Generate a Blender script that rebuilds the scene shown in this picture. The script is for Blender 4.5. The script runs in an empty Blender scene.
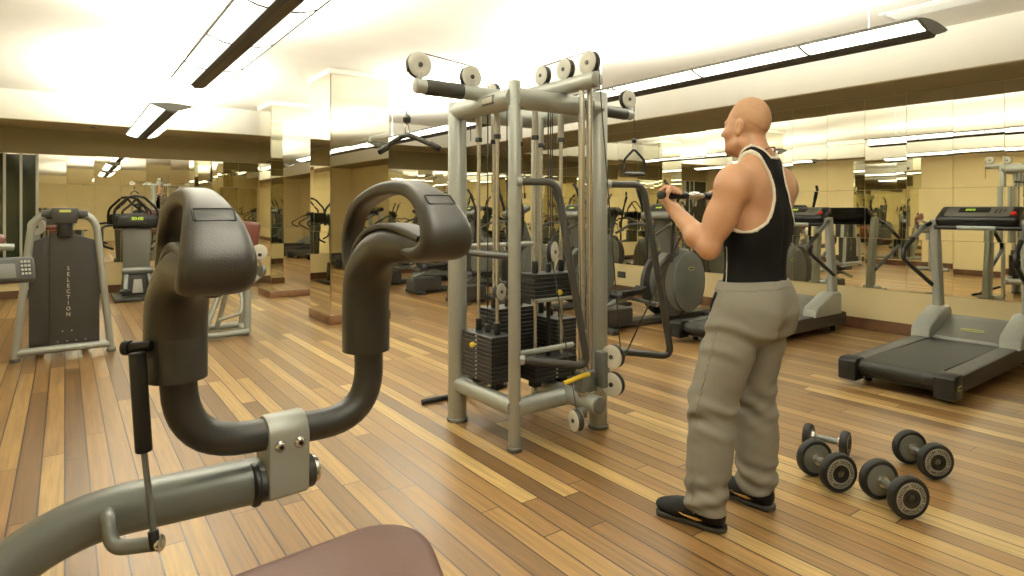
import bpy, bmesh, math, random
import numpy as np
from mathutils import Vector, Matrix, Euler
random.seed(7); np.random.seed(7)
SC = bpy.context.scene
COL = SC.collection
PI = math.pi
# ------------------------------------------------------------------ camera, world, exposure
F_PX, HOR, YAW, CAMH = 620.0, 210.0, math.radians(35.8), 1.32
cam_d = bpy.data.cameras.new('camera'); cam = bpy.data.objects.new('camera', cam_d); COL.objects.link(cam)
cam.location = (0, 0, CAMH); cam.rotation_euler = (PI/2, 0, -YAW)
cam_d.sensor_width = 36; cam_d.lens = 36*F_PX/1024; cam_d.shift_y = -(288-HOR)/1024; cam_d.clip_start = .02
SC.camera = cam
w = bpy.data.worlds.new('world'); SC.world = w; w.use_nodes = True
w.node_tree.nodes['Background'].inputs[0].default_value = (1, .93, .8, 1)
w.node_tree.nodes['Background'].inputs[1].default_value = .05
SC.view_settings.view_transform = 'Standard'; SC.view_settings.look = 'None'
SC.view_settings.gamma = 1; SC.view_settings.use_curve_mapping = False
SC.view_settings.exposure = -0.9
LAMP = 6.5          # emission of the ceiling fittings
SC.cycles.max_bounces = 12; SC.cycles.glossy_bounces = 8; SC.cycles.diffuse_bounces = 5
SC.cycles.sample_clamp_indirect = 6
SN, CS = math.sin(YAW), math.cos(YAW)
def cw(xc, d, z=0.0):            # camera-aligned ground coordinates -> world
    return Vector((d*SN + xc*CS, d*CS - xc*SN, z))
def at(px, py, d):               # a point of the photograph at a measured distance
    return cw((px-512)/F_PX*d, d, CAMH-(py-HOR)/F_PX*d)
# ------------------------------------------------------------------ materials
def lin(c):
    return tuple((v/12.92 if v <= .04045 else ((v+.055)/1.055)**2.4) for v in [k/255 for k in c])
MATS = {}
def mat(name, rgb, rough=.5, metal=0., spec=.5, var=0., vscale=20., bump=0., bscale=200., emit=0., coat=0.):
    if name in MATS: return MATS[name]
    m = bpy.data.materials.new(name); m.use_nodes = True
    nt = m.node_tree; b = nt.nodes['Principled BSDF']; L = nt.links.new
    c = lin(rgb)
    b.inputs['Base Color'].default_value = (*c, 1); b.inputs['Roughness'].default_value = rough
    b.inputs['Metallic'].default_value = metal; b.inputs['Specular IOR Level'].default_value = spec
    b.inputs['Coat Weight'].default_value = coat
    tc = nt.nodes.new('ShaderNodeTexCoord')
    if var:
        n = nt.nodes.new('ShaderNodeTexNoise'); n.inputs['Scale'].default_value = vscale; n.inputs['Detail'].default_value = 4
        L(tc.outputs['Object'], n.inputs['Vector'])
        r = nt.nodes.new('ShaderNodeValToRGB')
        r.color_ramp.elements[0].position = .3; r.color_ramp.elements[1].position = .7
        r.color_ramp.elements[0].color = (*[max(0, v*(1-var)) for v in c], 1)
        r.color_ramp.elements[1].color = (*[min(1, v*(1+var)) for v in c], 1)
        L(n.outputs['Fac'], r.inputs['Fac']); L(r.outputs['Color'], b.inputs['Base Color'])
    if bump:
        n = nt.nodes.new('ShaderNodeTexNoise'); n.inputs['Scale'].default_value = bscale; n.inputs['Detail'].default_value = 3
        L(tc.outputs['Object'], n.inputs['Vector'])
        bp = nt.nodes.new('ShaderNodeBump'); bp.inputs['Strength'].default_value = bump; bp.inputs['Distance'].default_value = .004
        L(n.outputs['Fac'], bp.inputs['Height']); L(bp.outputs['Normal'], b.inputs['Normal'])
    if emit:
        b.inputs['Emission Color'].default_value = (*c, 1); b.inputs['Emission Strength'].default_value = emit
    MATS[name] = m
    return m
def wood_floor():
    m = bpy.data.materials.new('plank_floor'); m.use_nodes = True
    nt = m.node_tree; b = nt.nodes['Principled BSDF']; N = nt.nodes.new; L = nt.links.new
    def math_(op, a, c=None):
        n = N('ShaderNodeMath'); n.operation = op
        for i, v in enumerate((a, c)):
            if v is None: continue
            if isinstance(v, (int, float)): n.inputs[i].default_value = v
            else: L(v, n.inputs[i])
        return n.outputs[0]
    tc = N('ShaderNodeTexCoord'); sp = N('ShaderNodeSeparateXYZ'); L(tc.outputs['Object'], sp.inputs[0])
    xs = math_('DIVIDE', sp.outputs['X'], .098)
    row = math_('FLOOR', xs); fx = math_('FRACT', xs)
    wn = N('ShaderNodeTexWhiteNoise'); wn.noise_dimensions = '1D'; L(row, wn.inputs['W'])
    ys = math_('ADD', math_('DIVIDE', sp.outputs['Y'], 2.3), math_('MULTIPLY', wn.outputs['Value'], 7.3))
    seg = math_('FLOOR', ys); fy = math_('FRACT', ys)
    cb = N('ShaderNodeCombineXYZ'); L(row, cb.inputs[0]); L(seg, cb.inputs[1])
    w2 = N('ShaderNodeTexWhiteNoise'); w2.noise_dimensions = '2D'; L(cb.outputs[0], w2.inputs['Vector'])
    ramp = N('ShaderNodeValToRGB'); e = ramp.color_ramp.elements
    e[0].position = 0; e[0].color = (*lin((110, 82, 48)), 1); e[1].position = 1; e[1].color = (*lin((206, 176, 118)), 1)
    for p, c in ((.22, (134, 102, 62)), (.65, (156, 122, 76)), (.87, (174, 141, 90))):
        x = e.new(p); x.color = (*lin(c), 1)
    L(w2.outputs['Value'], ramp.inputs['Fac'])
    mp = N('ShaderNodeMapping'); mp.inputs['Scale'].default_value = (55, 2.2, 1)
    ad = N('ShaderNodeVectorMath'); ad.operation = 'ADD'; L(tc.outputs['Object'], ad.inputs[0])
    ml = N('ShaderNodeVectorMath'); ml.operation = 'SCALE'; ml.inputs['Scale'].default_value = 3.0; L(w2.outputs['Color'], ml.inputs[0])
    L(ml.outputs[0], ad.inputs[1]); L(ad.outputs[0], mp.inputs['Vector'])
    g = N('ShaderNodeTexNoise'); g.inputs['Scale'].default_value = 1; g.inputs['Detail'].default_value = 5; g.inputs['Distortion'].default_value = .6
    L(mp.outputs[0], g.inputs['Vector'])
    gr = N('ShaderNodeMapRange'); gr.inputs[1].default_value = .3; gr.inputs[2].default_value = .72; gr.inputs[3].default_value = .6; gr.inputs[4].default_value = 1.08
    L(g.outputs['Fac'], gr.inputs[0])
    mul = N('ShaderNodeVectorMath'); mul.operation = 'SCALE'; L(ramp.outputs['Color'], mul.inputs[0]); L(gr.outputs[0], mul.inputs['Scale'])
    ex = math_('MINIMUM', fx, math_('SUBTRACT', 1.0, fx))
    ey = math_('MINIMUM', fy, math_('SUBTRACT', 1.0, fy))
    sx = math_('LESS_THAN', ex, .035); sy = math_('LESS_THAN', ey, .0012)
    seam = math_('MAXIMUM', sx, sy)
    mx = N('ShaderNodeMix'); mx.data_type = 'RGBA'; L(seam, mx.inputs['Factor']); L(mul.outputs[0], mx.inputs['A'])
    mx.inputs['B'].default_value = (*lin((48, 30, 17)), 1)
    L(mx.outputs['Result'], b.inputs['Base Color'])
    rr = N('ShaderNodeMapRange'); rr.inputs[3].default_value = .26; rr.inputs[4].default_value = .42; L(g.outputs['Fac'], rr.inputs[0]); L(rr.outputs[0], b.inputs['Roughness'])
    bp = N('ShaderNodeBump'); bp.inputs['Strength'].default_value = .35; bp.inputs['Distance'].default_value = .003
    L(math_('SUBTRACT', 1.0, seam), bp.inputs['Height']); L(bp.outputs['Normal'], b.inputs['Normal'])
    return m
def mirror_mat():
    m = bpy.data.materials.new('mirror_glass'); m.use_nodes = True
    b = m.node_tree.nodes['Principled BSDF']
    b.inputs['Base Color'].default_value = (.9, .89, .78, 1); b.inputs['Metallic'].default_value = 1; b.inputs['Roughness'].default_value = .015
    return m
def emis(name, rgb, s):
    m = bpy.data.materials.new(name); m.use_nodes = True; nt = m.node_tree
    b = nt.nodes['Principled BSDF']; c = lin(rgb)
    b.inputs['Base Color'].default_value = (*c, 1); b.inputs['Emission Color'].default_value = (*c, 1); b.inputs['Emission Strength'].default_value = s
    return m
M_FLOOR = wood_floor(); M_MIRROR = mirror_mat()
M_GLOW = emis('lamp_diffuser_glow', (255, 251, 236), LAMP)
M_CEIL = mat('ceiling_plaster', (236, 234, 222), .9, var=.02, vscale=3)
M_YEL = mat('yellow_wall_paint', (232, 216, 168), .7, var=.03, vscale=2)
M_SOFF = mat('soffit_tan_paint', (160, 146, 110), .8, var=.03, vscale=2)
M_BAND = mat('olive_tan_paint', (132, 119, 82), .8, var=.03, vscale=2)
M_RING = mat('grey_ring_print', (150, 147, 134), .5)
M_BASE = mat('dark_wood_skirting', (80, 52, 30), .45, var=.2, vscale=12)
M_BASE2 = mat('reddish_wood_plinth', (104, 72, 46), .45, var=.2, vscale=12)
M_SIL = mat('silver_enamel', (162, 166, 160), .38, metal=.35, var=.03, vscale=8)
M_SILD = mat('grey_satin_enamel', (106, 110, 106), .36, metal=.35)
M_CHR = mat('chrome', (214, 213, 206), .22, metal=.85)
M_BLK = mat('black_plastic', (20, 20, 19), .45, spec=.35)
M_RUB = mat('black_rubber', (26, 26, 24), .6, spec=.3, bump=.15, bscale=600)
M_DGR = mat('dark_grey_plastic', (50, 49, 45), .5, spec=.35, var=.05, vscale=15)
M_MGR = mat('mid_grey_plastic', (88, 88, 80), .48)
M_LGR = mat('light_grey_plastic', (190, 191, 182), .42)
M_CABLE = mat('black_coated_cable', (36, 34, 30), .5)
M_WHT = mat('white_plastic_pulley', (206, 206, 196), .42)
M_STK = mat('black_steel_plate', (26, 25, 22), .42, metal=.2)
M_YLW = mat('yellow_plastic', (224, 196, 50), .4)
M_TXT = mat('white_print', (226, 222, 205), .6)
M_RED = mat('red_button', (190, 40, 25), .4)
M_LEAD = mat('led_green', (190, 225, 70), .5, emit=1.4)
M_LEATH = mat('brown_leatherette', (80, 50, 40), .5, var=.06, vscale=6, bump=.12, bscale=350)
M_LEATH2 = mat('red_brown_upholstery', (92, 50, 40), .45, var=.06, vscale=6)
M_BELT = mat('black_running_belt', (34, 34, 30), .55, spec=.3, bump=.2, bscale=500)
M_LOGO = mat('yellow_green_badge', (206, 212, 110), .45)
# ------------------------------------------------------------------ object helpers
def link_mesh(name, bm, m, parent=None, smooth=True, angle=35):
    me = bpy.data.meshes.new(name)
    if isinstance(bm, bmesh.types.BMesh):
        bmesh.ops.recalc_face_normals(bm, faces=bm.faces[:]); bm.to_mesh(me); bm.free()
    else:
        V, Fc = bm; me.from_pydata([tuple(v) for v in V], [], [tuple(f) for f in Fc]); me.update()
    o = bpy.data.objects.new(name, me); COL.objects.link(o)
    if smooth:
        me.shade_smooth()
        if angle: me.set_sharp_from_angle(angle=math.radians(angle))
    for x in (m if isinstance(m, (list, tuple)) else [m]): me.materials.append(x)
    if parent: o.parent = parent
    return o
def tag(o, label=None, cat=None, group=None, kind=None):
    if label: o['label'] = label
    if cat: o['category'] = cat
    if group: o['group'] = group
    if kind: o['kind'] = kind
    return o
def thing(name, label, cat, loc=(0, 0, 0), rz=0, group=None):
    o = bpy.data.objects.new(name, None); COL.objects.link(o); o.empty_display_size = .1
    o.location = loc; o.rotation_euler = (0, 0, rz)
    return tag(o, label, cat, group)
def struct(name, bm, m, **k):
    return tag(link_mesh(name, bm, m, **k), kind='structure')
def copy_tree(o, loc, rz, label, parent=None):
    c = o.copy(); COL.objects.link(c)
    if parent is None:
        c.location = loc; c.rotation_euler = (0, 0, rz); c['label'] = label
    else: c.parent = parent
    for ch in list(o.children): copy_tree(ch, None, None, None, c)
    return c
def B(): return bmesh.new()
def basis(d, up=Vector((0, 0, 1))):
    d = Vector(d).normalized(); a = up if abs(d.dot(up)) < .98 else Vector((1, 0, 0))
    x = d.cross(a).normalized(); y = x.cross(d).normalized()
    return x, y, d
def box(bm, c, s, rot=None, bev=0., seg=2):
    r = bmesh.ops.create_cube(bm, size=1); vs = r['verts']
    bmesh.ops.scale(bm, vec=s, verts=vs)
    if bev:
        es = list({e for v in vs for e in v.link_edges})
        g = bmesh.ops.bevel(bm, geom=es, offset=min(bev, min(s)*.49), segments=seg, affect='EDGES', profile=.5)
        vs = list({v for f in g['faces'] for v in f.verts} | {v for v in vs if v.is_valid})
    if rot is not None:
        R = rot if isinstance(rot, Matrix) else Euler(rot).to_matrix()
        bmesh.ops.rotate(bm, cent=(0, 0, 0), matrix=R.to_3x3(), verts=vs)
    bmesh.ops.translate(bm, vec=c, verts=vs)
    return vs
def fillet(pts, r, n=6):
    P = [Vector(p) for p in pts]; out = [P[0]]
    for i in range(1, len(P)-1):
        a, b, c = P[i-1], P[i], P[i+1]
        u, v = (a-b), (c-b); lu, lv = u.length, v.length
        rr = r[i-1] if isinstance(r, (list, tuple)) else r
        t = min(rr, lu*.48, lv*.48); p, q = b+u/lu*t, b+v/lv*t
        for k in range(n+1):
            s = k/n; out.append(p*(1-s)**2 + b*2*s*(1-s) + q*s*s)
    out.append(P[-1]); return out
def smooth_path(pts, n=8):
    P = [Vector(p) for p in pts]; Q = [P[0]*2-P[1]]+P+[P[-1]*2-P[-2]]; out = []
    for i in range(1, len(Q)-2):
        a, b, c, d = Q[i-1:i+3]
        for k in range(n):
            t = k/n
            out.append(.5*((2*b)+(c-a)*t+(2*a-5*b+4*c-d)*t*t+(3*b-a-3*c+d)*t**3))
    out.append(P[-1]); return out
def sweep(bm, path, prof, closed_prof=True, up0=None, caps=True, scales=None, closed=False):
    """profile [(x, y)] carried along a path with a parallel-transported frame"""
    P = [Vector(p) for p in path]; n = len(P); rings = []
    def tan(i):
        if closed: return (P[(i+1) % n]-P[i-1]).normalized()
        a = P[max(0, i-1)]; b = P[min(n-1, i+1)]; return (b-a).normalized()
    t = tan(0); x = basis(t)[0] if up0 is None else (Vector(up0)-t*Vector(up0).dot(t)).normalized()
    for i in range(n):
        t2 = tan(i)
        ax = t.cross(t2)
        if ax.length > 1e-7:
            x = Matrix.Rotation(t.angle(t2), 3, ax.normalized()) @ x
        t = t2; x = (x-t*x.dot(t)).normalized(); y = t.cross(x)
        s = scales[i] if scales else (1, 1)
        if not isinstance(s, (tuple, list)): s = (s, s)
        rings.append([bm.verts.new(P[i]+x*(a*s[0])+y*(b*s[1])) for a, b in prof])
    m = len(prof); R = n if closed else n-1
    for i in range(R):
        A, Bq = rings[i], rings[(i+1) % n]
        for k in range(m if closed_prof else m-1):
            bm.faces.new((A[k], A[(k+1) % m], Bq[(k+1) % m], Bq[k]))
    if caps and closed_prof and not closed:
        bm.faces.new(rings[0][::-1]); bm.faces.new(rings[-1])
    return rings
def circ(r, seg=14): return [(r*math.cos(2*PI*k/seg), r*math.sin(2*PI*k/seg)) for k in range(seg)]
def rrect(a, b, r, n=4):
    out = []
    for cx, cy, s in ((a-r, b-r, 0), (-a+r, b-r, 1), (-a+r, -b+r, 2), (a-r, -b+r, 3)):
        for k in range(n+1):
            th = PI/2*(s+k/n); out.append((cx+r*math.cos(th), cy+r*math.sin(th)))
    return out
def tube(bm, pts, r, seg=14, scales=None, caps=True, closed=False):
    return sweep(bm, pts, circ(r, seg), caps=caps, scales=scales, closed=closed)
def cyl(bm, p0, p1, r, r1=None, seg=20, bev=0.):
    p0, p1 = Vector(p0), Vector(p1); r1 = r if r1 is None else r1
    d = p1-p0; L = d.length; u = d/L
    if bev:
        pts = [p0, p0+u*bev, p1-u*bev, p1]; sc = [(r-bev)/r, 1, r1/r, (r1-bev)/r]
        pts = [p0, p0+u*bev*.3, p0+u*bev, p1-u*bev, p1-u*bev*.3, p1]
        sc = [(r-bev)/r, (r-bev*.3)/r, 1, r1/r, (r1-bev*.3)/r, (r1-bev)/r]
    else: pts = [p0, p1]; sc = [1, r1/r]
    x, y, z = basis(u); rings = []
    for p, s in zip(pts, sc):
        rings.append([bm.verts.new(p+x*a*s+y*b*s) for a, b in circ(r, seg)])
    for A, C in zip(rings, rings[1:]):
        for k in range(seg): bm.faces.new((A[k], A[(k+1) % seg], C[(k+1) % seg], C[k]))
    bm.faces.new(rings[0][::-1]); bm.faces.new(rings[-1])
def lathe(bm, prof, o, axis, seg=28):
    """prof [(r, h)] turned about axis through o"""
    x, y, z = basis(axis); o = Vector(o); rings = []
    for r, h in prof:
        if r < 1e-5: rings.append([bm.verts.new(o+z*h)])
        else: rings.append([bm.verts.new(o+z*h+x*r*math.cos(2*PI*k/seg)+y*r*math.sin(2*PI*k/seg)) for k in range(seg)])
    for A, C in zip(rings, rings[1:]):
        for k in range(seg):
            a0, a1 = A[k % len(A)], A[(k+1) % len(A)]; c0, c1 = C[k % len(C)], C[(k+1) % len(C)]
            f = [a0]
            for v in (a1, c1, c0):
                if v not in f: f.append(v)
            if len(f) > 2: bm.faces.new(f)
    if len(rings[0]) > 1: bm.faces.new(rings[0][::-1])
    if len(rings[-1]) > 1: bm.faces.new(rings[-1])
def prism(bm, pts2, o, ex, ey, depth, bev=0.):
    """outline in the plane (ex, ey) through o, extruded by depth along ex x ey, centred"""
    o, ex, ey = Vector(o), Vector(ex).normalized(), Vector(ey).normalized(); n = ex.cross(ey)
    A = [bm.verts.new(o+ex*a+ey*b-n*depth/2) for a, b in pts2]
    C = [bm.verts.new(o+ex*a+ey*b+n*depth/2) for a, b in pts2]
    m = len(pts2); fs = [bm.faces.new(A[::-1]), bm.faces.new(C)]
    for k in range(m): fs.append(bm.faces.new((A[k], A[(k+1) % m], C[(k+1) % m], C[k])))
    if bev:
        es = [e for f in fs[:2] for e in f.edges]
        bmesh.ops.bevel(bm, geom=es, offset=bev, segments=2, affect='EDGES', profile=.5)
def text_faces(s, size, extrude=.0012):
    cu = bpy.data.curves.new('lettering', 'FONT'); cu.body = s; cu.size = size; cu.extrude = extrude; cu.resolution_u = 2
    cu.align_x = 'CENTER'; cu.align_y = 'CENTER'
    o = bpy.data.objects.new('lettering', cu); COL.objects.link(o)
    bpy.context.view_layer.update()
    me = bpy.data.meshes.new_from_object(o.evaluated_get(bpy.context.evaluated_depsgraph_get()))
    V = [v.co.copy() for v in me.vertices]; Fc = [tuple(p.vertices) for p in me.polygons]
    bpy.data.objects.remove(o); bpy.data.curves.remove(cu); bpy.data.meshes.remove(me)
    return V, Fc
def text_into(bm, s, size, mtx, extrude=.0012):
    V, Fc = text_faces(s, size, extrude); vs = [bm.verts.new(mtx @ v) for v in V]
    for f in Fc:
        try: bm.faces.new([vs[i] for i in f])
        except ValueError: pass
def frame_m(o, ex, ey):
    ex, ey = Vector(ex).normalized(), Vector(ey).normalized(); n = ex.cross(ey).normalized(); ey = n.cross(ex)
    return Matrix.Translation(Vector(o)) @ Matrix((ex, ey, n)).transposed().to_4x4()
# ------------------------------------------------------------------ signed-distance solids (bodies, cushions)
class Sdf:
    def __init__(s, lo, hi, h):
        s.lo = np.array(lo, float); s.h = h
        s.n = np.ceil((np.array(hi)-s.lo)/h).astype(int)+1
        s.f = np.full(s.n, .2, np.float32)
        s.ax = [s.lo[i]+h*np.arange(s.n[i]) for i in range(3)]
    def sub(s, lo, hi):
        a = np.clip(np.floor((np.array(lo)-s.lo)/s.h).astype(int), 0, s.n); b = np.clip(np.ceil((np.array(hi)-s.lo)/s.h).astype(int)+1, 0, s.n)
        sl = tuple(slice(a[i], b[i]) for i in range(3))
        X, Y, Z = np.meshgrid(s.ax[0][sl[0]], s.ax[1][sl[1]], s.ax[2][sl[2]], indexing='ij', sparse=True)
        return sl, X, Y, Z
    def _mix(s, sl, d, k, neg=False):
        a = s.f[sl]
        if neg: s.f[sl] = np.maximum(a, -d) if k <= 0 else -s._sm(-a, d, k)
        else: s.f[sl] = np.minimum(a, d) if k <= 0 else s._sm(a, d, k)
    @staticmethod
    def _sm(a, b, k):
        h = np.clip(.5+.5*(b-a)/k, 0, 1); return (b*(1-h)+a*h-k*h*(1-h)).astype(np.float32)
    def cone(s, a, ra, b, rb, k=.02, neg=False, flat=None):
        a, b = np.array(a, float), np.array(b, float); m = max(ra, rb)+k+.03
        sl, X, Y, Z = s.sub(np.minimum(a, b)-m, np.maximum(a, b)+m)
        d = b-a; L = max(1e-9, float(d@d))
        t = np.clip(((X-a[0])*d[0]+(Y-a[1])*d[1]+(Z-a[2])*d[2])/L, 0, 1)
        q = np.sqrt((X-a[0]-t*d[0])**2+(Y-a[1]-t*d[1])**2+(Z-a[2]-t*d[2])**2)-(ra+(rb-ra)*t)
        s._mix(sl, q, k, neg)
    def ell(s, c, r, k=.02, rot=None, neg=False):
        c, r = np.array(c, float), np.array(r, float); m = max(r)+k+.03
        sl, X, Y, Z = s.sub(c-m, c+m); P = [X-c[0], Y-c[1], Z-c[2]]
        if rot is not None:
            R = np.array(Euler(rot).to_matrix()).T
            P = [R[i][0]*P[0]+R[i][1]*P[1]+R[i][2]*P[2] for i in range(3)]
        k0 = np.sqrt((P[0]/r[0])**2+(P[1]/r[1])**2+(P[2]/r[2])**2)
        k1 = np.sqrt((P[0]/r[0]**2)**2+(P[1]/r[1]**2)**2+(P[2]/r[2]**2)**2)+1e-6
        s._mix(sl, k0*(k0-1)/k1, k, neg)
    def rbox(s, c, hs, r, k=.0, rot=None, neg=False):
        c, hs = np.array(c, float), np.array(hs, float); m = np.linalg.norm(hs)+k+.03
        sl, X, Y, Z = s.sub(c-m, c+m); P = [X-c[0], Y-c[1], Z-c[2]]
        if rot is not None:
            R = np.array(Euler(rot).to_matrix()).T
            P = [R[i][0]*P[0]+R[i][1]*P[1]+R[i][2]*P[2] for i in range(3)]
        q = [np.abs(P[i])-hs[i]+r for i in range(3)]
        d = np.sqrt(sum(np.maximum(v, 0)**2 for v in q))+np.minimum(np.maximum(np.maximum(q[0], q[1]), q[2]), 0)-r
        s._mix(sl, d, k, neg)
    def grid(s): return np.meshgrid(*s.ax, indexing='ij', sparse=True)
    def mesh(s, f=None):
        f = s.f if f is None else f
        nx, ny, nz = f.shape; ins = f < 0
        c = np.zeros((nx-1, ny-1, nz-1), np.int8)
        for i in (0, 1):
            for j in (0, 1):
                for k in (0, 1): c += ins[i:nx-1+i, j:ny-1+j, k:nz-1+k]
        act = (c > 0) & (c < 8); I = np.argwhere(act)
        idx = -np.ones(c.shape, np.int64); idx[act] = np.arange(len(I))
        pos = np.zeros((len(I), 3)); cnt = np.zeros(len(I))
        cor = [(i, j, k) for i in (0, 1) for j in (0, 1) for k in (0, 1)]
        val = {q: f[I[:, 0]+q[0], I[:, 1]+q[1], I[:, 2]+q[2]].astype(float) for q in cor}
        for q in cor:
            for a in range(3):
                if q[a]: continue
                r = list(q); r[a] = 1; r = tuple(r); u, v = val[q], val[r]; m = (u < 0) != (v < 0)
                t = u[m]/(u[m]-v[m]); p = np.tile(np.array(q, float), (m.sum(), 1)); p[:, a] += t
                pos[m] += p; cnt[m] += 1
        V = (I+pos/cnt[:, None])*s.h+s.lo
        Q = []
        for a in range(3):
            b_, c_ = (a+1) % 3, (a+2) % 3
            A = [slice(None)]*3; A[a] = slice(0, -1); D = [slice(None)]*3; D[a] = slice(1, None)
            s0, s1 = ins[tuple(A)], ins[tuple(D)]
            E = np.argwhere(s0 != s1)
            ok = (E[:, b_] > 0) & (E[:, c_] > 0) & (E[:, b_] < f.shape[b_]-1) & (E[:, c_] < f.shape[c_]-1); E = E[ok]
            fl = s0[E[:, 0], E[:, 1], E[:, 2]]
            def cell(db, dc):
                G = E.copy(); G[:, b_] -= db; G[:, c_] -= dc; return idx[G[:, 0], G[:, 1], G[:, 2]]
            q4 = np.stack([cell(1, 1), cell(0, 1), cell(0, 0), cell(1, 0)], 1)
            q4[~fl] = q4[~fl][:, ::-1]; Q.append(q4)
        return V, np.concatenate(Q)
def relax(V, Fq, it=2, lam=.5):
    e = np.concatenate([Fq[:, [0, 1]], Fq[:, [1, 2]], Fq[:, [2, 3]], Fq[:, [3, 0]]]); e = np.concatenate([e, e[:, ::-1]])
    for _ in range(it):
        for l in (lam, -lam*1.03):
            S = np.zeros_like(V); n = np.bincount(e[:, 0], minlength=len(V)).astype(float)
            for a in range(3): S[:, a] = np.bincount(e[:, 0], V[e[:, 1], a], minlength=len(V))
            V = V+l*(S/np.maximum(n, 1)[:, None]-V)
    return V
def sdf_obj(name, V, Fq, m, parent=None):
    me = bpy.data.meshes.new(name)
    me.vertices.add(len(V)); me.vertices.foreach_set('co', np.asarray(V, np.float32).ravel())
    me.loops.add(len(Fq)*4); me.loops.foreach_set('vertex_index', np.asarray(Fq, np.int32).ravel())
    me.polygons.add(len(Fq)); me.polygons.foreach_set('loop_start', np.arange(len(Fq), dtype=np.int32)*4)
    me.update(calc_edges=True); me.validate(); me.shade_smooth()
    o = bpy.data.objects.new(name, me); COL.objects.link(o); me.materials.append(m)
    if parent: o.parent = parent
    return o
# ================================================================== THE ROOM
X0, X1, Y0, Y1, ZC = -1.5, 7.2, -4.5, 11.8, 2.95
def slab(name, lo, hi, m, **k):
    b = B(); box(b, [(a+c)/2 for a, c in zip(lo, hi)], [c-a for a, c in zip(lo, hi)]); return struct(name, b, m, smooth=False, **k)
slab('floor', (X0-.1, Y0-.1, -.1), (X1+.1, Y1+.1, 0), M_FLOOR)
slab('ceiling', (X0-.1, Y0-.1, ZC), (X1+.1, Y1+.1, ZC+.1), M_CEIL)
slab('wall_right', (X1, Y0-.1, 0), (X1+.1, Y1+.1, ZC), M_YEL)
slab('wall_back', (X0-.1, Y1, 0), (X1, Y1+.1, ZC), M_YEL)
slab('wall_left', (X0-.1, Y0-.1, 0), (X0, Y1, ZC), M_YEL)
slab('wall_front', (X0, Y0-.1, 0), (X1, Y0, ZC), M_YEL)
# soffits along the right and back walls: white faces, tan undersides
SZ = 2.55
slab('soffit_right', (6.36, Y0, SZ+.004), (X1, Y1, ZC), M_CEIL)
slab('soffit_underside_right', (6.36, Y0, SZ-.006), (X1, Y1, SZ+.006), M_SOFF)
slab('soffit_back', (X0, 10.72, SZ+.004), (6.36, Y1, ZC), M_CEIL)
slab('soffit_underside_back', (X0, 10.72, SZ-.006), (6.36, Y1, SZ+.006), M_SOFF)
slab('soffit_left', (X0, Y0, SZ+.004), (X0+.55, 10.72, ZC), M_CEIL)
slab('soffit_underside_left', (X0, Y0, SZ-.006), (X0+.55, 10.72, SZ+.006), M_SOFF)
slab('wall_band_back', (X0, Y1-.012, 2.17), (X1, Y1, SZ-.006), M_BAND)
slab('baseboard_right', (X1-.018, Y0, 0), (X1, Y1, .12), M_BASE)
slab('baseboard_back', (X0, Y1-.018, 0), (X1-.018, Y1, .12), M_BASE)
slab('baseboard_left', (X0, Y0, 0), (X0+.018, Y1-.018, .12), M_BASE)
# mirror walls: separate panes, each hung a hair out of true, with open joints
def panes(name, o, ex, n, us, zs, jit, gap=.004, keep=None):
    b = B(); o, ex, n = Vector(o), Vector(ex), Vector(n)
    for i in range(len(us)-1):
        for j in range(len(zs)-1):
            if keep and not keep(i, j): continue
            a, c, e, f = us[i]+gap/2, us[i+1]-gap/2, zs[j]+gap/2, zs[j+1]-gap/2
            t1, t2 = random.gauss(0, jit), random.gauss(0, jit)
            cu, cz = (a+c)/2, (e+f)/2; q = []
            for u, z in ((a, e), (c, e), (c, f), (a, f)):
                q.append(o+ex*u+Vector((0, 0, z))+n*(.008+(u-cu)*t1+(z-cz)*t2))
            k = [v-n*.005 for v in q]
            A = [b.verts.new(v) for v in q]; K = [b.verts.new(v) for v in k]
            b.faces.new(A); b.faces.new(K[::-1])
            for s in range(4): b.faces.new((A[s], K[s], K[(s+1) % 4], A[(s+1) % 4]))
    return struct(name, b, M_MIRROR, smooth=False)
zr = [.46, 1.01, 1.54, 2.06, SZ-.008]
panes('wall_mirror_right', (X1, 0, 0), (0, 1, 0), (-1, 0, 0), [.0+.42*k-.075 for k in range(-4, 28)]+[Y1-.02], zr, .0022)
zb = [.48, 1.01, 1.72, 2.165]
panes('wall_mirror_back', (0, Y1, 0), (1, 0, 0), (0, -1, 0), [X0+.02]+[-1.4+.355*k for k in range(0, 25)], zb, .006)
panes('wall_mirror_left', (X0, 0, 0), (0, 1, 0), (1, 0, 0), [6.0, 6.5, 7.0, 7.5], [.14, .9, 1.7, 2.5], .004)
# mirror-clad square columns on wooden plinths
def column(name, x, y, s):
    b = B(); box(b, (x+s/2, y+s/2, ZC/2), (s-.016, s-.016, ZC)); struct(name, b, M_YEL, smooth=False)
    for o, ex, n, sd in (((x, y, 0), (1, 0, 0), (0, -1, 0), 'front'), ((x, y, 0), (0, 1, 0), (-1, 0, 0), 'left'),
                     ((x+s, y, 0), (0, 1, 0), (1, 0, 0), 'right'), ((x, y+s, 0), (1, 0, 0), (0, 1, 0), 'back')):
        us = [.0, s]
        panes(name+'_mirror_'+sd, o, ex, n, us, [.1, 1.06, 2.06, ZC-.06], .002, .003)
    for nm, z0, z1, g, m in (('plinth', 0, .1, .022, M_BASE2), ('cornice', ZC-.06, ZC, .03, M_CEIL)):
        b = B(); box(b, (x+s/2, y+s/2, (z0+z1)/2), (s+2*g, s+2*g, z1-z0), bev=.006); struct(name+'_'+nm, b, m)
column('column', 2.48, 7.0, .71)
column('column_rear', 2.50, 9.62, .66)
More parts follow.
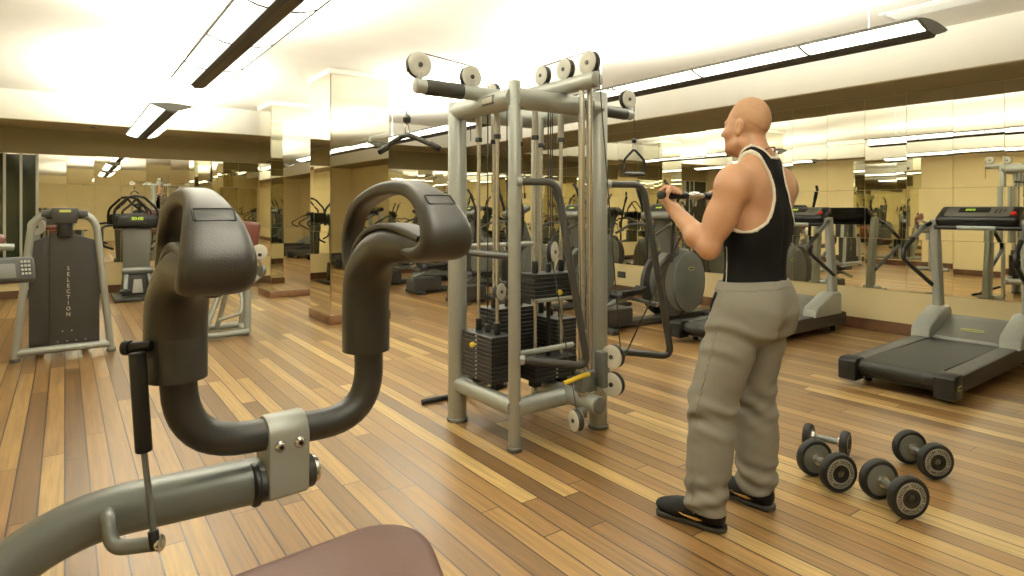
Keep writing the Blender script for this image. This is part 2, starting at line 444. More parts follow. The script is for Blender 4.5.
b = B(); box(b, (-.86, Y1-.03, 1.2), (1.02, .02, 1.9)); struct('dark_panel', b, mat('dark_green_glass', (26, 34, 22), .08, spec=.8), smooth=False)  # added dark panel, stands in for dark reflections at the mirror's left end
for x in (-1.38, -.72, -.53, -.34):
    b = B(); box(b, (x, Y1-.03, 1.2), (.035, .05, 1.94), bev=.006); struct('dark_panel_frame', b, M_LGR)
# window grille strip of the air outlet in the ceiling
b = B(); box(b, (5.62, 1.15, ZC-.006), (.26, 2.5, .012), bev=.004)
for k in range(8): box(b, (5.53+.026*k, 1.15, ZC-.015), (.009, 2.4, .012), rot=(0, .5, 0))
tag(link_mesh('ceiling_vent', b, M_WHT), 'long white slatted air vent in the ceiling above the treadmills', 'vent')
b = B(); lathe(b, [(0, 0), (.045, 0), (.05, -.012), (.035, -.03), (0, -.034)], (.35, 10.95, SZ-.006), (0, 0, 1))
tag(link_mesh('smoke_detector', b, M_MGR), 'small round smoke detector under the tan soffit at the back wall', 'smoke detector')
b = B(); box(b, (X1-.008, 6.99, .29), (.012, .17, .1), bev=.004)
for k in (-1, 1): cyl(b, (X1-.013, 6.99+k*.04, .29), (X1-.018, 6.99+k*.04, .29), .022)
tag(link_mesh('wall_socket', b, M_DGR), 'dark double wall socket low on the yellow dado, seen just right of the cable tower', 'wall socket')
# ------------------------------------------------------------------ hanging lamps
LZ, UPW = 2.35, 460
def make_lamp(L, loc, label):
    t = thing('pendant_lamp', label, 'ceiling light', loc, 0, 'long pendant lamps under the ceiling')
    h = L/2
    b = B(); prism(b, [(-.058, .03), (-.058, .0), (-.03, -.022), (.03, -.022), (.058, 0), (.058, .03)], (0, 0, 0), (1, 0, 0), (0, 0, 1), L)
    link_mesh('spine', b, M_DGR, t)
    for s in (-1, 1):
        b = B(); pts = [(.06, .006), (.11, .012), (.16, .026), (.198, .046), (.198, .054), (.155, .036), (.11, .022), (.06, .018)]
        prism(b, [(s*x, z) for x, z in pts], (0, 0, 0), (1, 0, 0), (0, 0, 1), L-.02)
        d = link_mesh('diffuser', b, M_GLOW, t); d['label'] = 'glowing white diffuser'
        b = B(); prism(b, [(s*.196, .042), (s*.205, .042), (s*.205, .058), (s*.196, .058)], (0, 0, 0), (1, 0, 0), (0, 0, 1), L)
        link_mesh('rail', b, M_MGR, t)
    for y in [-h+.5*L*k/1 for k in (.45, 1, 1.55)]:
        for s in (-1, 1):
            b = B(); prism(b, [(s*.058, .003), (s*.11, .009), (s*.2, .042), (s*.2, .048), (s*.11, .015), (s*.058, .009)], (0, y, -.004), (1, 0, 0), (0, 0, 1), .012)
            link_mesh('joint_strip', b, M_DGR, t)
    ld = bpy.data.lights.new('uplight', 'AREA'); ld.shape = 'RECTANGLE'; ld.size = .34; ld.size_y = L-.1; ld.energy = UPW; ld.color = (1, .97, .87)
    lo = bpy.data.objects.new('uplight', ld); COL.objects.link(lo); lo.parent = t; lo.location = (0, 0, .1); lo.rotation_euler = (PI, 0, 0)
    for s in (-1, 1):
        b = B(); out = [(x, .05-.056*max(0, 1-(x/.212)**2)**1.5) for x in [-.212+.424*k/20 for k in range(21)]]+[(x, .052+.022*(1-(x/.212)**2)) for x in [.2-.4*k/16 for k in range(17)]]
        prism(b, out, (0, s*(h+.004), 0), (1, 0, 0), (0, 0, 1), .012)
        link_mesh('end_plate', b, M_MGR, t)
        b = B(); top = ZC-loc[2]
        tube(b, [(0, s*(h-.35), .03), (0, s*(h-.35), top-.002)], .0025, 6); cyl(b, (0, s*(h-.35), top-.03), (0, s*(h-.35), top-.001), .02)
        link_mesh('suspension_wire', b, M_SIL, t)
    return t
lp = make_lamp(3.1, (.9, 4.15, LZ), 'long lamp with dark spine nearest overhead at top left')
copy_tree(lp, (.9, 8.8, LZ), 0, 'far lamp with dark spine hanging near the back soffit, left')
copy_tree(lp, (4.1, 3.05, LZ), 0, 'long lamp hanging in front of the right soffit above the man')
copy_tree(lp, (4.1, 7.65, LZ), 0, 'far lamp in the right row seen behind the cable tower')
copy_tree(lp, (.9, -.5, LZ), 0, 'long lamp out of frame above the camera, seen only in mirrors')
# ================================================================== CABLE TOWER (four stations round a square frame)
TX, TY = 2.315, 3.055
tw = thing('cable_tower', 'tall silver four-sided cable machine with white pulleys in the middle of the floor', 'gym machine', (TX, TY, 0))
def T(x, y, z): return Vector((x-TX, y-TY, z))
def part(name, b, m, parent, **k): return link_mesh(name, b, m, parent, **k)
def post(x, y, r, h):
    b = B(); cyl(b, T(x, y, .02), T(x, y, h), r, seg=24, bev=.006); p = part('post', b, M_SIL, tw)
    b = B(); lathe(b, [(r+.006, 0), (r+.008, .004), (r+.008, .02), (r+.003, .026)], T(x, y, 0), (0, 0, 1)); part('foot_ring', b, M_MGR, p)
post(2.0, 3.36, .058, 1.99); post(2.0, 2.75, .034, 2.03); post(2.63, 2.75, .055, 2.03); post(2.63, 3.36, .036, 2.0)
def beam(name, p, q, r, m=M_SIL, sq=1.0):
    b = B(); sweep(b, [T(*p), T(*q)], rrect(r*sq, r, min(r*sq, r)*.75), up0=(0, 0, 1) if False else None); return part(name, b, m, tw)
for z, r in ((1.935, .058), (.235, .05)):
    for p, q in (((2.0, 3.36), (2.0, 2.75)), ((2.0, 2.75), (2.63, 2.75)), ((2.63, 2.75), (2.63, 3.36)), ((2.63, 3.36), (2.0, 3.36))):
        b = B(); cyl(b, T(*p, z), T(*q, z), r, seg=24); part('top_rail' if z > 1 else 'bottom_rail', b, M_SIL, tw)
# plate with the maker's badge on the top rail
b = B(); box(b, T(1.945, 2.93, 1.94), (.012, .12, .05), bev=.004); bd = part('badge', b, M_MGR, tw)
b = B(); box(b, T(1.937, 2.93, 1.94), (.004, .10, .032), bev=.0015); part('badge_face', b, M_LGR, bd)
b = B(); box(b, T(2.5, 2.687, 1.94), (.075, .012, .05), bev=.004); part('badge', b, M_MGR, tw)
def arm(p, q, grip, r=.042):
    p, q = T(*p), T(*q); u = (q-p).normalized(); L = (q-p).length
    b = B(); cyl(b, p, q, r, seg=22, bev=.012); a = part('top_arm', b, M_SIL, tw)
    if grip:
        b = B(); cyl(b, p+u*(L-grip-.06), q-u*.06, r+.003, seg=22, bev=.004); part('rubber_sleeve', b, M_DGR, a)
    return a
def pulley(c, ax, r, name='pulley', th=.034):
    c, ax = T(*c), Vector(ax).normalized(); h = th/2; root = None
    b = B(); lathe(b, [(r, -h), (r, -h*.55), (r*.86, -h*.25), (r*.86, h*.25), (r, h*.55), (r, h)], c, ax, 30); root = part(name, b, M_DGR, tw)
    for s in (-1, 1):
        b = B(); lathe(b, [(0, s*h*.9), (r*.99, s*h*.9), (r*1.0, s*h*1.05), (r*.93, s*h*1.22), (r*.6, s*h*1.3), (r*.3, s*h*1.22), (0, s*h*1.22)], c, ax, 30)
        part('disc_cover', b, M_WHT, root)
        b = B(); lathe(b, [(0, s*h*1.2), (r*.19, s*h*1.2), (r*.19, s*h*1.5), (0, s*h*1.55)], c, ax, 16); part('axle_bolt', b, M_DGR, root)
    return root
arm((2.12, 3.06, 2.0), (1.55, 3.06, 2.0), .24); arm((2.34, 3.05, 2.03), (2.34, 2.45, 2.03), 0, .045)
arm((2.5, 2.9, 1.97), (3.08, 2.9, 1.955), .3, .036); arm((2.3, 3.2, 2.0), (2.3, 3.68, 2.0), 0)
pulley((1.575, 3.06, 2.115), (0, 1, 0), .071); pulley((1.91, 3.06, 2.09), (0, 1, 0), .066)
for y, r in ((2.93, .058), (2.72, .061), (2.52, .066)): pulley((2.345, y, 2.13), (1, 0, 0), r)
pulley((3.04, 2.9, 2.055), (0, 1, 0), .062); pulley((2.3, 3.62, 2.1), (1, 0, 0), .06); pulley((2.3, 3.4, 2.1), (1, 0, 0), .058)
def bracket(c):
    b = B(); box(b, T(*c), (.03, .05, .06), bev=.006); part('pulley_bracket', b, M_SIL, tw)
for c in ((1.575, 3.06, 2.045), (1.91, 3.06, 2.045), (2.345, 2.93, 2.07), (2.345, 2.72, 2.07), (2.345, 2.52, 2.07), (3.04, 2.9, 1.99), (2.3, 3.62, 2.045), (2.3, 3.4, 2.045)): bracket(c)
# weight stacks with guide rods
def stack(cx, cy, alongx, z0, n, lift=0, pin=None):
    hx, hy = (.16, .08) if alongx else (.08, .16); th = .0245
    b = B()
    for k in range(n-lift): box(b, T(cx, cy, z0+th*(k+.5)), (hx*2, hy*2, th-.0025), bev=.002, seg=1)
    s = part('weight_stack', b, M_STK, tw, smooth=False)
    ztop = z0+th*(n-lift)
    if lift:
        b = B()
        for k in range(lift): box(b, T(cx, cy, .80+th*(k+.5)), (hx*2, hy*2, th-.0025), bev=.002, seg=1)
        part('lifted_weight_plates', b, M_STK, tw, smooth=False)['label'] = 'raised top plates of a weight stack'
        b = B(); cyl(b, T(cx, cy, ztop-.01), T(cx, cy, .8), .012, seg=12); part('selector_rod', b, M_STK, tw)
    for sgn in (-1, 1):
        px, py = (cx+sgn*.1, cy) if alongx else (cx, cy+sgn*.1)
        b = B(); cyl(b, T(px, py, .24), T(px, py, 1.93), .011, seg=14); g = part('guide_rod', b, M_CHR, tw)
        b = B(); cyl(b, T(px, py, 1.76), T(px, py, 1.93), .019, seg=16, bev=.003); part('rod_sleeve', b, M_LGR, g)
        b = B(); cyl(b, T(px, py, 1.735), T(px, py, 1.762), .022, seg=16, bev=.003); part('rod_collar', b, M_DGR, g)
        zz = .8+th*lift if lift else ztop
        b = B(); cyl(b, T(px, py, zz), T(px, py, zz+.07), .019, seg=16, bev=.004); part('rod_collar', b, M_BLK, g)
        b = B(); box(b, T(px, py, z0-.022), (.06, .06, .046), bev=.008); part('rubber_buffer', b, M_RUB, g)
    zt = (.8+th*lift) if lift else ztop
    b = B(); cyl(b, T(cx, cy, zt), T(cx, cy, zt+.05), .016, seg=14, bev=.003); tube(b, [T(cx, cy, zt), T(cx, cy, 2.06)], .004, 8); part('lifting_cable', b, M_CABLE, tw)
    # numbered hole strip and yellow pin on the outer face
    f = {(0, -1): (0, -hy-.002), (-1, 0): (-hx-.002, 0), (1, 0): (hx+.002, 0), (0, 1): (0, hy+.002)}[pin]
    b = B()
    for k in range(n-lift): box(b, T(cx+f[0], cy+f[1], z0+th*(k+.5)), (.012, .012, .008) if True else 0, bev=.002, seg=1)
    part('number_strip', b, M_LGR, tw, smooth=False)
    zp = .835 if lift else z0+th*(n-2.5)
    p0 = T(cx+f[0], cy+f[1], zp); o = Vector((*pin, 0))
    b = B(); cyl(b, p0-o*.03, p0+o*.03, .005, seg=10); lathe(b, [(0, 0), (.013, .003), (.017, .014), (.013, .026), (0, .029)], p0+o*.012, o, 16)
    part('selector_pin', b, M_YLW, tw)
stack(2.05, 3.09, False, .32, 11, pin=(-1, 0))
stack(2.29, 3.23, True, .34, 15, pin=(0, 1))
stack(2.36, 2.90, True, .32, 11, 6, pin=(0, -1))
stack(2.56, 3.12, False, .32, 13, pin=(1, 0))
b = B(); box(b, T(2.36, 2.79, .80), (.36, .03, .02), bev=.004); part('plate_guide_bar', b, M_SIL, tw)
b = B(); tube(b, [T(2.02, 2.77, .52), T(2.45, 2.78, .52)], .016); part('plate_guide_bar', b, M_SIL, tw)
# bent black guard bars on the front posts
def guard(pts, r=.021):
    b = B(); tube(b, fillet([T(*p) for p in pts], .07, 7), r, 14); g = part('guard_bar', b, M_DGR, tw)
    for p, q in ((pts[0], pts[1]), (pts[-1], pts[-2])):
        u = (T(*q)-T(*p)).normalized(); b = B(); cyl(b, T(*p), T(*p)+u*.03, .027, seg=18, bev=.004); part('end_socket', b, M_SIL, g)
guard([(2.0, 2.73, 1.475), (2.195, 2.625, 1.475), (2.345, 2.535, .455), (2.02, 2.735, .50)])
guard([(2.655, 2.71, 1.475), (2.86, 2.6, 1.475), (3.02, 2.515, .42), (2.66, 2.72, .47)])
b = B(); tube(b, [T(2.0, 2.76, 1.06), T(2.0, 3.34, 1.06)], .019); part('cross_bar', b, M_DGR, tw)
b = B(); tube(b, [T(2.04, 3.36, 1.09), T(2.61, 3.36, 1.09)], .016); part('cross_bar', b, M_SIL, tw)
# pulleys riding on the stacks
pulley((2.07, 3.0, .84), (.4, -1, 0), .05, 'pulley', .03); pulley((2.36, 2.86, 1.07), (.55, -1, 0), .062, 'pulley', .03)
# adjustable station: lower arm, twin chrome columns, carriage, low pulleys
b = B(); cyl(b, T(2.38, 2.95, .245), T(2.38, 2.48, .245), .052, seg=24, bev=.012); la = part('lower_arm', b, M_SIL, tw)
b = B(); cyl(b, T(2.38, 2.485, .245), T(2.38, 2.472, .245), .045, seg=24, bev=.004); part('end_cap', b, M_MGR, la)
for x in (2.345, 2.405):
    b = B(); cyl(b, T(x, 2.585, .28), T(x, 2.585, 2.02), .019, seg=18); part('chrome_column', b, M_CHR, tw)
b = B(); box(b, T(2.375, 2.585, .36), (.11, .085, .12), bev=.012)
ca = part('carriage', b, M_SILD, tw)
b = B(); cyl(b, T(2.375, 2.585, .285), T(2.375, 2.585, .31), .05, seg=22, bev=.004); part('column_collar', b, M_CHR, tw)
b = B(); tube(b, fillet([T(2.36, 2.54, .41), T(2.3, 2.545, .405), T(2.205, 2.575, .375)], .04), .0125); part('yellow_lever', b, M_YLW, ca)
pulley((2.475, 2.47, .505), (1, .25, 0), .066); pulley((2.475, 2.47, .352), (1, .25, 0), .066); pulley((2.23, 2.5, .19), (1, -.2, 0), .056)
b = B(); box(b, T(2.44, 2.52, .43), (.05, .07, .2), bev=.006); part('pulley_bracket', b, M_SILD, tw)
b = B(); box(b, T(2.28, 2.53, .21), (.07, .05, .05), bev=.006); part('pulley_bracket', b, M_SILD, tw)
# cables
def cable(pts, name='cable', r=.0034):
    b = B(); tube(b, [T(*p) for p in pts], r, 7); return part(name, b, M_CABLE, tw)
cable([(1.504, 3.06, 2.11), (1.504, 3.06, 1.835)]); cable([(1.575, 3.06, 2.187), (1.91, 3.06, 2.157)]); cable([(1.977, 3.06, 2.09), (2.05, 3.09, 2.06)])
cable([(2.345, 2.454, 2.13), (2.475, 2.41, .52)]); cable([(2.345, 2.52, 2.197), (2.345, 2.72, 2.192), (2.345, 2.93, 2.189)])
cable([(3.04, 2.9, 2.118), (2.6, 2.95, 2.09)]); cable([(3.103, 2.9, 2.05), (3.103, 2.9, 1.80)]); cable([(2.3, 3.683, 2.1), (2.3, 3.683, 1.8)])
cable([(2.23, 2.5, .247), (2.36, 2.86, 1.02)]); cable([(2.07, 3.0, .88), (2.07, 3.0, 1.95)]); cable([(2.36, 2.86, 1.13), (2.36, 2.86, 1.95)])
b = B(); cyl(b, T(1.96, 3.76, .02), T(2.66, 3.76, .02), .018, seg=14, bev=.003); fb = part('floor_bar', b, M_BLK, tw)
b = B(); cyl(b, T(2.31, 3.36, .22), T(2.31, 3.76, .03), .018, seg=14); part('floor_bar_strut', b, M_DGR, fb)
# ------------------------------------------------------------------ things hung on the tower
lb = thing('lat_pulldown_bar', 'dark V-shaped pulldown bar hanging from the left top pulley', 'pull bar', (1.504, 3.06, 1.71))
b = B(); tube(b, fillet([(.115, -.15, -.062), (.05, -.065, -.012), (0, 0, .022), (-.045, .06, -.012), (-.1, .132, -.072)], .05), .0135, 12)
link_mesh('bar', b, M_DGR, lb)
for s in (-1, 1):
    b = B(); p = Vector((-.115, .15, -.062)) if False else (Vector((-.1, .132, -.072)) if s > 0 else Vector((.115, -.15, -.062))); u = Vector((.065*s, -.085*s, .055)).normalized(); cyl(b, p-u*.005, p+u*.06, .016, seg=16, bev=.004); link_mesh('end_grip', b, M_RUB, lb)
b = B(); tube(b, [(.012*math.cos(a), 0, .05+.028*math.sin(a)) for a in [2*PI*k/16 for k in range(16)]], .0035, 8, closed=True); link_mesh('snap_hook', b, M_CHR, lb)
b = B(); lathe(b, [(.006, .08), (.02, .084), (.022, .11), (.012, .125), (.004, .128)], (0, 0, 0), (0, 0, 1), 18); link_mesh('cable_stop', b, M_BLK, lb)
st = thing('stirrup_handle', 'black triangular stirrup handle hanging from the right top pulley', 'cable handle', (3.103, 2.9, 1.605))
R = Matrix.Rotation(math.radians(-36), 3, 'Z')
b = B(); tube(b, fillet([R @ Vector(p) for p in ((-.065, 0, -.05), (-.068, 0, .05), (0, 0, .125), (.068, 0, .05), (.065, 0, -.05))], .02), .0085, 10); link_mesh('strap_frame', b, M_BLK, st)
b = B(); cyl(b, R @ Vector((-.07, 0, -.045)), R @ Vector((.07, 0, -.045)), .0155, seg=16, bev=.003); link_mesh('grip', b, M_DGR, st)
b = B(); tube(b, [(.011*math.cos(a), 0, .145+.025*math.sin(a)) for a in [2*PI*k/16 for k in range(16)]], .003, 8, closed=True); link_mesh('snap_hook', b, M_CHR, st)
b = B(); lathe(b, [(.006, .165), (.016, .168), (.017, .188), (.004, .195)], (0, 0, 0), (0, 0, 1), 16); link_mesh('cable_stop', b, M_BLK, st)
# ================================================================== TREADMILLS
def oval(a, b_, n=24): return [(a*math.cos(2*PI*k/n), b_*math.sin(2*PI*k/n)) for k in range(n)]
def make_treadmill(label, loc, rz, W=.37):
    t = thing('treadmill', label, 'treadmill', loc, rz, 'treadmills along the right mirror wall')
    for s in (-1, 1):
        b = B(); prism(b, [(.1, .075), (2.05, .075), (2.05, .2), (1.95, .215), (.1, .2)], (0, s*(W-.058), 0), (1, 0, 0), (0, 0, 1), .116, bev=.012)
        link_mesh('side_rail', b, M_DGR, t)
        b = B(); prism(b, [(0, .055), (.02, .045), (.15, .045), (.15, .212), (.03, .212), (0, .19)], (0, s*(W-.055), 0), (1, 0, 0), (0, 0, 1), .13, bev=.014)
        link_mesh('rear_end_cap', b, M_BLK, t)
    b = B(); prof = [(.1+.052*math.cos(a), .148+.052*math.sin(a)) for a in [PI/2+PI*k/8 for k in range(9)]]
    prism(b, prof+[(1.5, .096), (1.5, .2)], (0, 0, 0), (1, 0, 0), (0, 0, 1), 2*W-.25, bev=0); link_mesh('running_belt', b, M_BELT, t)
    b = B(); box(b, (1.05, 0, .1), (1.9, 2*W-.14, .06), bev=.01); link_mesh('deck_frame', b, M_BLK, t)
    for s in (-1, 1):
        b = B(); cyl(b, (.1, s*(W-.118), .148), (.1, s*(W-.145), .148), .04, seg=18, bev=.004); link_mesh('roller_cap', b, M_CHR, t)
        b = B(); cyl(b, (.3, s*(W-.08), 0), (.3, s*(W-.08), .08), .028, seg=16, bev=.004); link_mesh('foot', b, M_RUB, t)
        b = B(); cyl(b, (1.9, s*(W-.08), 0), (1.9, s*(W-.08), .08), .028, seg=16, bev=.004); link_mesh('foot', b, M_RUB, t)
    b = B(); prism(b, [(1.42, .19), (1.44, .225), (1.78, .335), (1.86, .36), (2.02, .34), (2.08, .26), (2.08, .12), (1.42, .12)], (0, 0, 0), (1, 0, 0), (0, 0, 1), 2*W-.18, bev=.015)
    hd = link_mesh('motor_hood', b, M_MGR, t)
    ex, ez = Vector((0, -1, 0)), Vector((.36, 0, .115)).normalized()
    b = B(); prism(b, oval(.085, .022), Vector((1.6, 0, .2785)), ex, ez, .004); lg = link_mesh('badge', b, M_LOGO, hd)
    b = B(); prism(b, oval(.077, .0165), Vector((1.599, 0, .2805)), ex, ez, .003); link_mesh('badge_ring', b, M_MGR, lg)
    b = B(); text_into(b, 'TECHNOGYM', .024, frame_m((1.5985, 0, .2825), ex, ez)); link_mesh('badge_lettering', b, M_LOGO, lg, smooth=False)
    for s in (-1, 1):
        b = B(); prism(b, [(1.36, .2), (1.37, .275), (1.41, .3), (1.72, .44), (1.86, .44), (1.9, .4), (1.9, .2)], (0, s*(W-.05), 0), (1, 0, 0), (0, 0, 1), .15, bev=.018)
        bl = link_mesh('foot_block', b, M_SIL, t)
        b = B(); sweep(b, [(1.83, s*(W-.04), .38), (1.8, s*(W-.04), .7), (1.74, s*(W-.04), 1.2), (1.735, s*(W-.04), 1.235)], rrect(.032, .052, .02), up0=(0, 1, 0), scales=[1.12, 1.05, 1, .9])
        link_mesh('upright', b, M_SIL, t)
        y = s*(W-.02)
        b = B(); tube(b, fillet([(1.7, y, 1.2), (1.6, y+s*.02, 1.17), (1.22, y+s*.045, .965), (1.22, y+s*.045, .89), (1.79, y+s*.01, .62)], .045, 6), .019, 12)
        hr = link_mesh('handrail', b, M_BLK, t)
        b = B(); tube(b, [(1.6, y+s*.02, 1.17), (1.40, y+s*.034, 1.067)], .0225, 12); link_mesh('silver_grip', b, M_SILD, hr)
    b = B(); tube(b, [(1.7, -W+.05, 1.165), (1.7, W-.05, 1.165)], .022, 14); link_mesh('cross_bar', b, M_BLK, t)
    b = B(); tube(b, [(1.695, -.14, 1.165), (1.695, .14, 1.165)], .0245, 14); link_mesh('pulse_sensor', b, M_SIL, t)
    R = Euler((0, math.radians(-28), 0)).to_matrix()
    b = B(); box(b, (0, 0, 0), (.24, 2*W-.13, .09), bev=.03, seg=3)
    bmesh.ops.rotate(b, cent=(0, 0, 0), matrix=R, verts=b.verts[:]); bmesh.ops.translate(b, vec=(1.76, 0, 1.265), verts=b.verts[:])
    cn = link_mesh('console', b, M_BLK, t)
    def onc(y, u, h=.0475): return Vector((1.76, 0, 1.265))+R @ Vector((u, y, h))
    ey = R @ Vector((1, 0, 0)); exx = Vector((0, -1, 0))
    b = B(); prism(b, rrect(.24, .088, .03), onc(0, 0, .0465), exx, ey, .004); link_mesh('console_face', b, M_MGR, cn)
    b = B(); prism(b, rrect(.115, .04, .01), onc(.03, .02, .0495), exx, ey, .003); sc_ = link_mesh('display', b, M_BLK, cn)
    b = B(); text_into(b, '000', .05, frame_m(onc(.06, .022, .0515), exx, ey)); link_mesh('display_digits', b, M_LEAD, sc_, smooth=False)
    for k in range(8):
        b = B(); box(b, onc(-.13-.03*(k % 3), .03-.026*(k//3), .05), (.018, .018, .005), rot=R, bev=.002); link_mesh('key', b, M_DGR, cn)
    b = B(); cyl(b, onc(-.26, -.04, .03), onc(-.26, -.04, .062), .022, seg=16, bev=.005); link_mesh('stop_button', b, M_RED, cn)
    b = B(); prism(b, rrect(.05, .018, .006), (.075, W+.011, .13), (1, 0, 0), (0, 0, 1), .003) if False else prism(b, rrect(.032, .015, .006), (.09, -W-.0105, .125), (1, 0, 0), (0, 0, 1), .003)
    sb = link_mesh('side_badge', b, M_LOGO, t)
    b = B(); prism(b, rrect(.026, .010, .004), (.09, -W-.0125, .125), (1, 0, 0), (0, 0, 1), .002); link_mesh('badge_ring', b, M_BLK, sb)
    return t
tm = make_treadmill('treadmill at the right edge, nearest the dumbbells, green digits on its console', (4.76, 1.99, 0), math.radians(1))
copy_tree(tm, (4.93, 3.75, 0), 0, 'treadmill behind the man, half hidden by his legs')
copy_tree(tm, (4.83, .35, 0), 0, 'treadmill out of frame at right, seen only in mirrors')
copy_tree(tm, (4.83, -1.3, 0), 0, 'treadmill behind the camera, seen only in mirrors')
# ================================================================== ELLIPTICAL TRAINERS
def make_elliptical(label, loc, rz):
    t = thing('elliptical_trainer', label, 'elliptical trainer', loc, rz, 'elliptical trainers along the right mirror wall')
    b = B(); box(b, (-.1, 0, .05), (1.9, .16, .07), bev=.015); link_mesh('base_beam', b, M_DGR, t)
    for x, w_ in ((.78, .6), (-1.0, .55)):
        b = B(); box(b, (x, 0, .03), (.1, w_, .06), bev=.015); link_mesh('floor_bar', b, M_DGR, t)
    b = B(); box(b, (-.85, 0, .15), (.5, .3, .2), bev=.03); link_mesh('rear_housing', b, M_DGR, t)
    b = B(); lathe(b, [(0, -.13), (.33, -.13), (.38, -.1), (.4, -.05), (.4, .05), (.38, .1), (.33, .13), (0, .13)], (.3, 0, .46), (0, 1, 0), 44); hs = link_mesh('flywheel_housing', b, M_MGR, t)
    for s in (-1, 1):
        b = B(); prism(b, [(.3*math.cos(a)*.95, .36*math.sin(a)) for a in [2*PI*k/40 for k in range(40)]], (.36, s*.142, .46), (1, 0, 0), (0, 0, 1), .03, bev=.012); sp = link_mesh('side_panel', b, M_LGR if False else M_SILD, hs)
        b = B(); prism(b, oval(.062, .02), (.38, s*.159, .62), (1, 0, 0), (0, 0, 1), .005); lg = link_mesh('badge', b, M_LOGO, sp)
        b = B(); prism(b, oval(.055, .014), (.38, s*.161, .62), (1, 0, 0), (0, 0, 1), .005); link_mesh('badge_ring', b, M_MGR, lg)
        b = B(); lathe(b, [(.0, 0), (.36, 0), (.385, .02), (.36, .045), (.0, .045)], (.16, s*.1-.02, .44), (0, 1, 0), 40); link_mesh('rim_ring', b, M_DGR, hs)
        y = s*.2
        b = B(); sweep(b, fillet([(-.1+.2*s, y, .36+.1*s), (-.6+.2*s, y, .32-.06*s), (-1.05+.1*s, y, .28)], .1), rrect(.03, .02, .012)); a = link_mesh('pedal_arm', b, M_SILD, t)
        b = B(); prism(b, [(-.2, 0), (-.18, .05), (-.14, .03), (.12, .03), (.19, .07), (.21, .06), (.15, -.01), (-.18, -.02)], (-.62+.15*s, y+s*.04, .37-.05*s), (1, 0, 0), (0, 0, 1), .15, bev=.008); link_mesh('pedal', b, M_BLK, a)
        b = B(); cyl(b, (-.1+.2*s, s*.1, .36+.1*s), (-.1+.2*s, y+s*.03, .36+.1*s), .03, seg=16, bev=.004); link_mesh('crank_pin', b, M_CHR, a)
        b = B(); tube(b, fillet([(-.02, s*.19, .72), (.0, s*.2, 1.05), (-.02, s*.24, 1.32), (-.12, s*.24, 1.58), (-.16, s*.2, 1.66)], .1, 6), .019, 12); h = link_mesh('moving_handle', b, M_BLK, t)
        b = B(); tube(b, [(-.075, s*.24, 1.465), (-.118, s*.239, 1.575)], .024, 12); link_mesh('foam_grip', b, M_RUB, h)
        b = B(); tube(b, fillet([(.05, s*.06, 1.13), (-.14, s*.3, 1.16), (-.42, s*.3, 1.05)], .08, 6), .016, 12); link_mesh('fixed_handle', b, M_DGR, t)
    b = B(); sweep(b, smooth_path([(.22, 0, .72), (.14, 0, .95), (.06, 0, 1.15), (.02, 0, 1.24)], 5), rrect(.11, .075, .05), up0=(0, 1, 0), scales=[1.15]+[1]*9+[.85]*6)
    link_mesh('neck', b, M_MGR, t)
    R = Euler((0, math.radians(-30), 0)).to_matrix()
    b = B(); box(b, (0, 0, 0), (.28, .44, .09), bev=.04, seg=4); bmesh.ops.rotate(b, cent=(0, 0, 0), matrix=R, verts=b.verts[:]); bmesh.ops.translate(b, vec=(.02, 0, 1.3), verts=b.verts[:])
    cn = link_mesh('console', b, M_MGR, t)
    b = B(); prism(b, rrect(.15, .07, .02), Vector((.02, 0, 1.3))+R @ Vector((0, 0, .046)), (0, -1, 0), R @ Vector((1, 0, 0)), .005); d = link_mesh('display', b, M_BLK, cn)
    b = B(); text_into(b, '0:00', .05, frame_m(Vector((.02, 0, 1.3))+R @ Vector((.01, .02, .0495)), (0, -1, 0), R @ Vector((1, 0, 0)))); link_mesh('display_digits', b, M_LEAD, d, smooth=False)
    return t
el = make_elliptical('elliptical trainer with big grey flywheel housing between the man and the cable tower', (5.7, 4.92, 0), 0)
copy_tree(el, (5.5, 6.25, 0), 0, 'second elliptical trainer from the treadmills, behind the cable tower')
copy_tree(el, (5.5, 7.55, 0), 0, 'third elliptical trainer from the treadmills, seen through the cable tower')
copy_tree(el, (5.5, 8.85, 0), 0, 'fourth elliptical trainer, seen just left of the rear post of the cable tower')
copy_tree(el, (5.4, 10.1, 0), 0, 'elliptical trainer farthest back by the corner, seen above the right shoulder pad')
# ================================================================== STEPPER AT THE BACK WALL
sp = thing('stair_stepper', 'grey stepper with two black loop handles facing out from the back wall', 'stepper', (.88, 10.95, 0), math.radians(0))
b = B(); box(b, (0, -.1, .03), (.62, .9, .05), bev=.015); link_mesh('base_plate', b, M_DGR, sp)
b = B(); prism(b, [(-.2, .05), (.2, .05), (.17, .36), (-.17, .36)], (0, .0, 0), (1, 0, 0), (0, 0, 1), .4, bev=.02); lo = link_mesh('lower_housing', b, M_DGR, sp)
b = B(); prism(b, [(-.07, 0), (.07, 0), (.05, .2), (-.05, .2)], (0, -.21, .09), (1, 0, 0), (0, 0, 1), .03, bev=.006); link_mesh('front_plate', b, M_LGR, lo)
b = B(); cyl(b, (-.2, -.18, .42), (.2, -.18, .42), .055, seg=20, bev=.015); link_mesh('roller', b, M_SILD, sp)
for s in (-1, 1):
    b = B(); sweep(b, [(s*.14, -.16, .4), (s*.17, -.42, .16)], rrect(.03, .02, .01)); pa = link_mesh('pedal_lever', b, M_SILD, sp)
    b = B(); box(b, (s*.17, -.45, .15), (.15, .2, .035), bev=.012); link_mesh('pedal', b, M_BLK, pa)
b = B(); prism(b, [(-.17, .38), (.17, .38), (.2, 1.02), (.17, 1.06), (-.17, 1.06), (-.2, 1.02)], (0, 0, 0), (1, 0, 0), (0, 0, 1), .16, bev=.03); link_mesh('column', b, M_MGR, sp)
